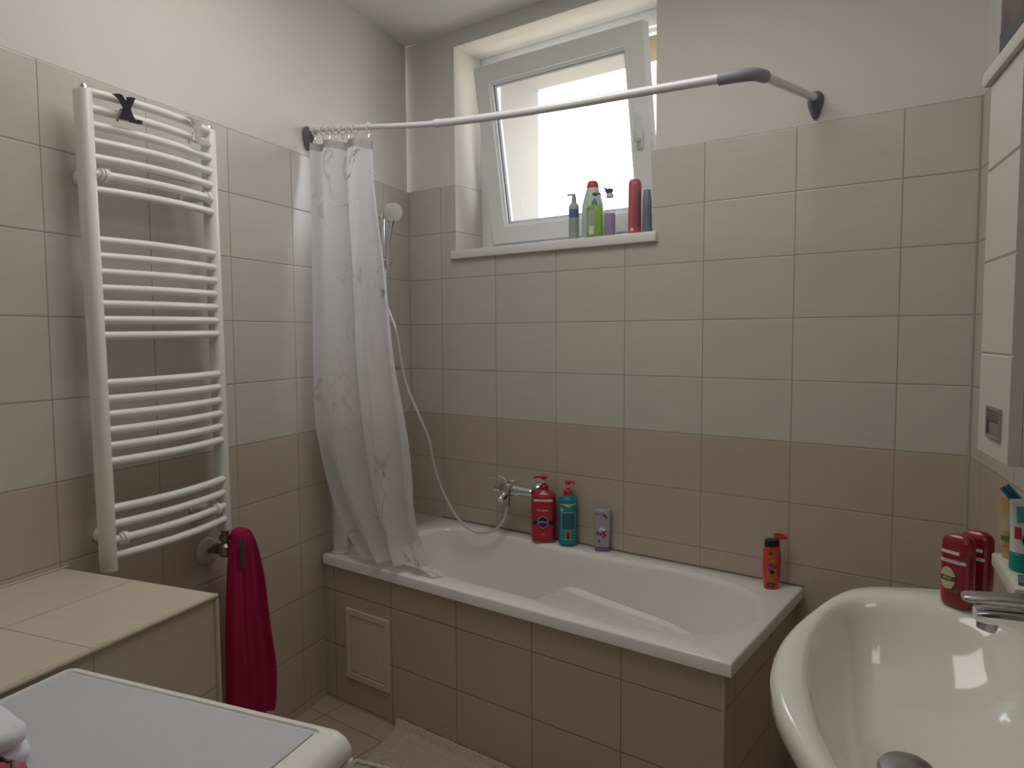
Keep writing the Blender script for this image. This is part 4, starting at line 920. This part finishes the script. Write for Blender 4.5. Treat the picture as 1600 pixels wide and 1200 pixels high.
# orange-red shower gel with flipped-open lid
b_ = Bottle('shower_gel_bottle', 'orange red bottle with black cap and open red lid on the right tub corner', 'bottle', (1.668, -0.072, TZ + 0.0005), FC + 0.25,
            [(0, 0.021, 0.013), (0.004, 0.024, 0.016), (0.05, 0.0285, 0.018), (0.09, 0.029, 0.018), (0.125, 0.027, 0.0165), (0.136, 0.024, 0.015), (0.1385, 0.022, 0.014)], mat('coral_plastic', (0.58, 0.05, 0.04), 0.25, coat=0.4), 2.6)
bm = bm_new(); loft(bm, [circ(32, rx, ry, 2.6, z) for z, rx, ry in ((0.1385, 0.0225, 0.0145), (0.140, 0.0245, 0.0160), (0.158, 0.0235, 0.0155), (0.160, 0.021, 0.0135))]); obj('cap', bm, M_BLACK, b_.t)
bm = bm_new(); loft(bm, [circ(32, rx, ry, 2.4, z) for z, rx, ry in ((0, 0.020, 0.013), (0.002, 0.0225, 0.0148), (0.006, 0.0225, 0.0148), (0.007, 0.021, 0.0135), (0.0035, 0.019, 0.012))])
place(bm, Matrix.Translation((0.0285, 0.004, 0.1635)) @ Matrix.Rotation(math.radians(10), 4, 'Y') @ Matrix.Rotation(math.radians(14), 4, 'X')); obj('flip_lid', bm, M_RED2, b_.t)
lab = b_.rect('front_label', -0.022, 0.010, 0.022, 0.128, mat('label_sunset', (0.55, 0.13, 0.05), 0.4, var=0.5, bscale=60), 0.0004)
for (x, z, r, m) in ((-0.012, 0.118, 0.005, M_BLACK), (-0.004, 0.094, 0.008, mat('print_amber', (0.60, 0.25, 0.03), 0.5)), (-0.012, 0.080, 0.008, mat('print_plum', (0.28, 0.05, 0.16), 0.5)), (0.002, 0.076, 0.007, MATS['print_plum']), (-0.006, 0.058, 0.008, M_BLACK), (-0.014, 0.066, 0.006, MATS['print_plum']), (0.003, 0.062, 0.006, MATS['print_amber'])):
    b_.poly('fruit_print', [(x + r * math.cos(a * 0.785), z + r * 0.8 * math.sin(a * 0.785)) for a in range(8)], m, 0.0008, nu=6, parent=lab)
b_.rect('volume_box', -0.020, 0.004, 0.010, 0.021, M_NAVY, 0.0008, parent=lab); b_.text('volume_text', '250 ml', -0.008, 0.0155, 0.0062, M_WHT, 0.0012, parent=lab)

# window sill bottles, colours paled to carry the flare of the window
SY = WZ0 + 0.0005; FW = math.radians(25)
M_MILK = mat('clouded_plastic', (0.55, 0.60, 0.58), 0.35)
b_ = Bottle('pump_bottle', 'slim grey-green pump bottle with blue band, leftmost on the window sill', 'bottle', (0.872, 0.012, SY), FW,
            [(0, 0.0185, 0.0185), (0.003, 0.020, 0.020), (0.125, 0.020, 0.020), (0.132, 0.018, 0.018), (0.138, 0.0125, 0.0125), (0.142, 0.0115, 0.0115)], mat('sage_plastic', (0.38, 0.44, 0.42), 0.35))
b_.rect('blue_band', -0.0195, 0.0195, 0.082, 0.114, mat('print_blue', (0.10, 0.17, 0.30), 0.5), 0.0005); b_.rect('lower_label', -0.017, 0.017, 0.006, 0.074, mat('label_grey', (0.33, 0.38, 0.37), 0.5), 0.0005)
bm = bm_new(); lathe(bm, [(0.0095, 0.142), (0.0095, 0.162), (0.008, 0.164)], 18); obj('pump_collar', bm, MATS['sage_plastic'], b_.t)
bm = bm_new(); tube(bm, smooth_path([(0.004, 0, 0.164), (-0.002, 0, 0.170), (-0.020, 0, 0.172), (-0.024, 0, 0.167)], 4), 0.004, 10); lathe(bm, [(0.007, 0.1635), (0.0085, 0.170), (0.007, 0.174)], 16); obj('pump_head', bm, MATS['sage_plastic'], b_.t)
b_ = Bottle('shampoo_bottle', 'big pale mint bottle with red cap, tallest on the window sill', 'bottle', (0.922, 0.070, SY), FW,
            [(0, 0.038, 0.022), (0.004, 0.042, 0.025), (0.06, 0.0445, 0.027), (0.13, 0.042, 0.026), (0.175, 0.031, 0.022), (0.200, 0.0225, 0.018)], mat('mint_plastic', (0.56, 0.64, 0.60), 0.35), 2.3)
bm = bm_new(); loft(bm, [circ(32, a, b, 2.3, z) for z, a, b in ((0.2005, 0.0235, 0.0185), (0.203, 0.0245, 0.0195), (0.218, 0.021, 0.017), (0.2255, 0.016, 0.013), (0.227, 0.012, 0.010))]); obj('cap', bm, mat('cap_red', (0.60, 0.05, 0.08), 0.35), b_.t)
mgg = bpy.data.materials.new('green_gel'); mgg.use_nodes = True; t = mgg.node_tree; b = t.nodes['Principled BSDF']; b.inputs['Base Color'].default_value = (0.48, 0.66, 0.22, 1); b.inputs['Roughness'].default_value = 0.15
tl = t.nodes.new('ShaderNodeBsdfTranslucent'); tl.inputs[0].default_value = (0.55, 0.75, 0.22, 1); ms = t.nodes.new('ShaderNodeMixShader'); ms.inputs[0].default_value = 0.65
t.links.new(b.outputs[0], ms.inputs[1]); t.links.new(tl.outputs[0], ms.inputs[2]); t.links.new(ms.outputs[0], t.nodes['Material Output'].inputs[0])
b_ = Bottle('pump_bottle', 'bright green translucent pump bottle in front of the big mint bottle', 'bottle', (0.963, 0.014, SY), FW,
            [(0, 0.0275, 0.017), (0.003, 0.030, 0.019), (0.012, 0.031, 0.020), (0.108, 0.031, 0.020), (0.118, 0.027, 0.017), (0.122, 0.014, 0.012)], mgg, 3.2)
b_.rect('front_label', -0.027, 0.002, 0.012, 0.112, mat('label_sage', (0.34, 0.42, 0.30), 0.5), 0.0005); b_.rect('white_panel', -0.020, -0.004, 0.012, 0.042, M_WHT, 0.0009)
pump(b_.t, 0.1205, 0.0125, mat('slate_plastic', (0.16, 0.20, 0.22), 0.4), M_TRANSP, math.radians(175), k=0.85, long=0.022)
b_ = Bottle('mist_bottle', 'small clear bottle half full of lilac liquid with dark nozzle, on the window sill', 'bottle', (1.024, 0.020, SY), FW,
            [(0, 0.0185, 0.016), (0.003, 0.0200, 0.0175), (0.083, 0.0200, 0.0175), (0.085, 0.0195, 0.017)], mat('lilac_liquid', (0.32, 0.27, 0.42), 0.3), 2.6, body='lilac_fill')
mcl = bpy.data.materials.new('clear_plastic'); mcl.use_nodes = True; t = mcl.node_tree; t.nodes.clear(); out = t.nodes.new('ShaderNodeOutputMaterial')
tr = t.nodes.new('ShaderNodeBsdfTransparent'); tr.inputs[0].default_value = (0.93, 0.93, 0.96, 1); gl = t.nodes.new('ShaderNodeBsdfGlossy'); gl.inputs['Roughness'].default_value = 0.1; ms = t.nodes.new('ShaderNodeMixShader'); ms.inputs[0].default_value = 0.10
t.links.new(tr.outputs[0], ms.inputs[1]); t.links.new(gl.outputs[0], ms.inputs[2]); t.links.new(ms.outputs[0], out.inputs[0])
bm = bm_new(); loft(bm, [circ(32, a, b, 2.6, z) for z, a, b in ((0.0855, 0.0200, 0.0175), (0.130, 0.0190, 0.0165), (0.140, 0.015, 0.014), (0.1445, 0.012, 0.012))]); obj('clear_top', bm, mcl, b_.t)
bm = bm_new(); lathe(bm, [(0.0135, 0.1445), (0.0145, 0.148), (0.0135, 0.158), (0.009, 0.160)], 20); obj('white_collar', bm, M_WHT, b_.t)
bm = bm_new(); loft(bm, [circ(20, a, b, 3, z, -0.003) for z, a, b in ((0.1605, 0.010, 0.008), (0.166, 0.015, 0.009), (0.174, 0.016, 0.009), (0.178, 0.010, 0.006))]); tube(bm, [(-0.012, 0, 0.176), (-0.023, 0, 0.181)], 0.003, 8); obj('nozzle', bm, mat('plum_plastic', (0.13, 0.08, 0.15), 0.4), b_.t)
b_ = Bottle('shampoo_bottle', 'tall rounded red bottle near the right end of the window sill', 'bottle', (1.126, 0.022, SY), FW,
            [(0, 0.021, 0.016), (0.003, 0.0235, 0.0185), (0.178, 0.0235, 0.0185), (0.190, 0.0215, 0.0165), (0.197, 0.0165, 0.012), (0.199, 0.010, 0.007)], mat('rose_red_plastic', (0.50, 0.10, 0.12), 0.35), 2.6)
b_.rect('side_label', 0.006, 0.021, 0.020, 0.150, mat('label_mauve', (0.26, 0.10, 0.15), 0.5), 0.0005); b_.rect('white_mark', -0.014, -0.004, 0.010, 0.020, M_WHT, 0.0006)
b_ = Bottle('shampoo_bottle', 'dark slate bottle at the far right end of the window sill', 'bottle', (1.180, 0.012, SY), FW,
            [(0, 0.015, 0.014), (0.003, 0.017, 0.016), (0.120, 0.016, 0.015), (0.135, 0.013, 0.012), (0.150, 0.0125, 0.0115), (0.152, 0.011, 0.010)], mat('slate_bottle', (0.18, 0.22, 0.25), 0.35), 2.6)
b_.rect('front_label', -0.012, 0.012, 0.015, 0.095, mat('label_slate', (0.14, 0.19, 0.22), 0.5), 0.0005)

# deodorant sticks on the washbasin
M_DEO = mat('carmine_plastic', (0.26, 0.006, 0.022), 0.28, coat=0.4)
def deodorant(label, loc, face, full):
    b = Bottle('deodorant_stick', label, 'deodorant', loc, face,
               [(0, 0.026, 0.013), (0.003, 0.0295, 0.0155), (0.012, 0.031, 0.017), (0.030, 0.0315, 0.0175), (0.092, 0.0315, 0.0175)], M_DEO, 3.0)
    bm = bm_new(); loft(bm, [circ(40, a, b_2, 3.0, z) for z, a, b_2 in ((0.0922, 0.0312, 0.0172), (0.108, 0.0308, 0.0168), (0.116, 0.027, 0.0145), (0.121, 0.017, 0.009), (0.1225, 0.006, 0.003))]); obj('dome_cap', bm, M_DEO, b.t, angle=60)
    b.sec = [(0, 0.026, 0.013), (0.003, 0.0295, 0.0155), (0.012, 0.031, 0.017), (0.030, 0.0315, 0.0175), (0.108, 0.0312, 0.0172)]
    b.rect('upper_stripe', -0.027, 0.012 if full else 0.02, 0.089, 0.0945, M_WHT, 0.0006); b.rect('main_stripe', -0.029, 0.024, 0.074, 0.0795, M_WHT, 0.0006)
    b.text('stripe_text', 'DEODORANT STICK', -0.002, 0.0768, 0.0042, M_DEO, 0.0010)
    bd = b.poly('badge', [(-0.026, 0.040), (-0.021, 0.031), (-0.011, 0.028), (-0.001, 0.031), (0.005, 0.040), (0.005, 0.054), (-0.001, 0.063), (-0.011, 0.067), (-0.021, 0.063), (-0.026, 0.054)], mat('print_parchment', (0.55, 0.50, 0.32), 0.5), 0.0007)
    b.rect('badge_band', -0.026, 0.005, 0.043, 0.051, mat('print_olive', (0.09, 0.08, 0.03), 0.5), 0.0011, parent=bd); b.text('badge_text', 'WOLF', -0.0105, 0.047, 0.0062, M_WHT, 0.0015, parent=bd)
    b.poly('leaf_print', [(-0.012, 0.030), (0.008, 0.029), (0.016, 0.036), (0.012, 0.026), (0.0, 0.024)], mat('print_leaf', (0.10, 0.13, 0.06), 0.5), 0.0011, parent=bd)
    b.t.scale = (0.76, 0.76, 0.93)
    return b
deodorant('dark red deodorant stick standing in front on the washbasin', RW(0.236, 1.075, SZ_ + 0.0005), math.radians(-27), True)
deodorant('dark red deodorant stick half hidden behind the other one on the washbasin', RW(0.204, 1.042, SZ_ + 0.0005), math.radians(-27), False)

# toothpaste tubes and brush on the small shelf
SHZ = 1.0525
tb = thing('toothpaste_tube', 'white and teal toothpaste tube standing on its cap on the small shelf', 'toothpaste', RW(0.176, 1.185, SHZ), math.radians(30))
bm = bm_new(); loft(bm, [circ(28, a, b, 2.4, z) for z, a, b in ((0, 0.020, 0.015), (0.002, 0.0215, 0.0165), (0.024, 0.0215, 0.0165), (0.026, 0.020, 0.015))]); obj('cap', bm, mat('cap_teal', (0.0, 0.26, 0.20), 0.35), tb)
bsec = [(0.0265, 0.0215, 0.0165), (0.055, 0.023, 0.0125), (0.089, 0.0255, 0.004), (0.099, 0.0258, 0.0015)]
bt = Bottle.__new__(Bottle); bt.t = tb; bt.e = 2.2; bt.sec = bsec; bm = bm_new(); loft(bm, [circ(32, a, b, 2.2, z) for z, a, b in bsec]); bt.body = obj('tube_body', bm, mat('tube_white', (0.68, 0.70, 0.70), 0.35), tb)
bt.rect('teal_label', -0.019, 0.022, 0.068, 0.090, mat('print_turquoise', (0.08, 0.35, 0.35), 0.5), 0.0006); bt.rect('red_mark', -0.0215, -0.015, 0.046, 0.062, mat('print_red', (0.40, 0.03, 0.05), 0.5), 0.0008)
bt.poly('navy_oval', [(0.0 + 0.015 * math.cos(a * 0.524), 0.045 + 0.015 * math.sin(a * 0.524)) for a in range(12)], M_NAVY, 0.0008)
tb2 = thing('toothpaste_tube', 'gold and green toothpaste tube at the back of the small shelf', 'toothpaste', RW(0.181, 1.124, SHZ), math.radians(8))
bsec = [(0.0, 0.010, 0.010), (0.018, 0.010, 0.010), (0.020, 0.014, 0.012), (0.05, 0.015, 0.009), (0.082, 0.0155, 0.0035), (0.088, 0.0157, 0.0015)]
bt = Bottle.__new__(Bottle); bt.t = tb2; bt.e = 2.2; bt.sec = bsec; bm = bm_new(); loft(bm, [circ(32, a, b, 2.2, z) for z, a, b in bsec]); bt.body = obj('tube_body', bm, mat('tube_gold', (0.50, 0.36, 0.14), 0.4, var=0.3, bscale=60), tb2)
bt.rect('green_stripe', -0.013, 0.013, 0.026, 0.033, mat('print_green', (0.05, 0.20, 0.04), 0.5), 0.0006); bt.rect('pale_panel', -0.013, 0.008, 0.040, 0.062, mat('print_pale', (0.50, 0.45, 0.30), 0.5), 0.0006)
br = thing('toothbrush', 'blue toothbrush with dark handle leaning among the toothpaste tubes', 'toothbrush', RW(0.128, 1.212, SHZ), AN2)
hp_ = [Vector((0, 0, 0.004)), Vector((-0.012, 0.014, 0.030)), Vector((-0.032, 0.032, 0.060)), Vector((-0.057, 0.045, 0.092))]
bm = bm_new(); pp = smooth_path(hp_, 6); tube(bm, pp, [0.0055] * 8 + [0.0045] * 6 + [0.0034] * (len(pp) - 14), 12); dd_ = (hp_[3] - hp_[2]).normalized()
obj('handle', bm, mat('handle_navy', (0.01, 0.03, 0.11), 0.3), br)
Qb = dd_.to_track_quat('Y', 'Z').to_matrix().to_4x4(); MB_ = Matrix.Translation(hp_[3]) @ Qb
bm = bm_new(); box(bm, -0.0055, 0.0055, -0.003, 0.026, -0.0025, 0.0025, 0.0018, 3); place(bm, MB_); obj('brush_head', bm, MATS['handle_navy'], br)
bm = bm_new(); box(bm, -0.0065, 0.0065, -0.001, 0.026, -0.0150, -0.0022, 0.0008, 1); place(bm, MB_ @ Matrix.Rotation(math.radians(-70), 4, 'Y')); obj('bristles', bm, mat('bristle_blue', (0.01, 0.17, 0.30), 0.8, bump=0.001, bscale=900), br)

# dark patterned carton on top of the cabinet
ct = thing('hair_dye_box', 'dark carton printed with wavy hair standing on top of the wall cabinet', 'box', RW(0.130, 0.965, 1.8185), AN2 + 0.12)
mhair = bpy.data.materials.new('hair_print'); mhair.use_nodes = True; t = mhair.node_tree; b = t.nodes['Principled BSDF']; b.inputs['Roughness'].default_value = 0.35
wv = t.nodes.new('ShaderNodeTexWave'); wv.inputs['Scale'].default_value = 14; wv.inputs['Distortion'].default_value = 9; wv.inputs['Detail'].default_value = 2; wv.inputs['Detail Scale'].default_value = 0.6
tcc = t.nodes.new('ShaderNodeTexCoord'); t.links.new(tcc.outputs['Object'], wv.inputs['Vector']); cr2 = t.nodes.new('ShaderNodeValToRGB')
cr2.color_ramp.elements[0].color = (0.02, 0.012, 0.018, 1); cr2.color_ramp.elements[1].color = (0.13, 0.075, 0.08, 1); t.links.new(wv.outputs['Fac'], cr2.inputs[0]); t.links.new(cr2.outputs[0], b.inputs['Base Color'])
bm = bm_new(); box(bm, -0.035, 0.035, -0.055, 0.055, 0, 0.175, 0.0006, 1); obj('carton', bm, mhair, ct, smooth=False)
bm = bm_new(); box(bm, -0.0356, 0.0356, -0.0556, 0.0556, 0.0, 0.055); obj('dark_panel', bm, mat('carton_ink', (0.035, 0.045, 0.055), 0.35), ct, smooth=False)

# ------------------------------------------------------------------ bath mats
M_MAT = mat('beige_shag', (0.52, 0.43, 0.35), 0.95, spec=0.1, bump=0.012, bscale=160, var=0.25)
def shag(x0, x1, y0, y1, shear, nx, ny, h, curl, seed, border=0.055):
    rnd = random.Random(seed); bm = bm_new(); V = []
    for j in range(ny + 1):
        row = []
        for i in range(nx + 1):
            x = x0 + (x1 - x0) * i / nx; y = y1 + (y0 - y1) * j / ny; x2 = x + shear * (y1 - y)
            e = min(x - x0, x1 - x, y - y0, y1 - y); top = h * (0.55 if e < border else 1.0) * min(1, 0.2 + e / 0.008)
            z = top + rnd.uniform(-0.003, 0.003) * (1 if e > 0.004 else 0) + curl * math.exp(-((y1 - y) / 0.02) ** 2)
            row.append(bm.verts.new((x2 + rnd.uniform(-.001, .001), y, z)))
        V.append(row)
    for j in range(ny):
        for i in range(nx): bm.faces.new((V[j][i], V[j][i + 1], V[j + 1][i + 1], V[j + 1][i]))
    ext = bmesh.ops.extrude_face_region(bm, geom=bm.faces[:]); 
    for v in [g for g in ext['geom'] if isinstance(g, bmesh.types.BMVert)]: v.co.z = max(0.0008, v.co.z - 0.02) if v.co.z > 0.03 else 0.0008
    return bm
bm_ = shag(0.0, 0.80, -0.47, 0.0, 0.30, 150, 90, 0.020, 0.034, 3)
tag(obj('bath_mat', bm_, M_MAT, loc=(0.556, -0.6655, 0), angle=180), 'beige shaggy bath mat lying along the foot of the bathtub', 'bath mat')
m2 = thing('bath_mat', 'pale bath mat with white crocheted edge in front of the shaggy mat', 'bath mat', (0.640, -0.925, 0.0285), AN)
bm = bm_new(); box(bm, 0.012, 0.60, -0.50, -0.012, 0.0, 0.009, 0.003); obj('woven_field', bm, mat('woven_cream', (0.50, 0.44, 0.36), 0.9, bump=0.002, bscale=300, var=0.2), m2)
bm = bm_new()
for (a, b) in (((0, 0), (0.612, 0)), ((0, -0.512), (0.612, -0.512)), ((0, 0), (0, -0.512)), ((0.612, 0), (0.612, -0.512))):
    n = 60; pts = [(a[0] + (b[0] - a[0]) * i / n, a[1] + (b[1] - a[1]) * i / n, 0.008 + 0.0015 * math.sin(i * 1.9)) for i in range(n + 1)]; tube(bm, pts, [0.0065 + 0.0015 * math.cos(i * 2.4) for i in range(n + 1)], 8)
obj('crocheted_edge', bm, mat('crochet_white', (0.66, 0.63, 0.56), 0.9), m2)
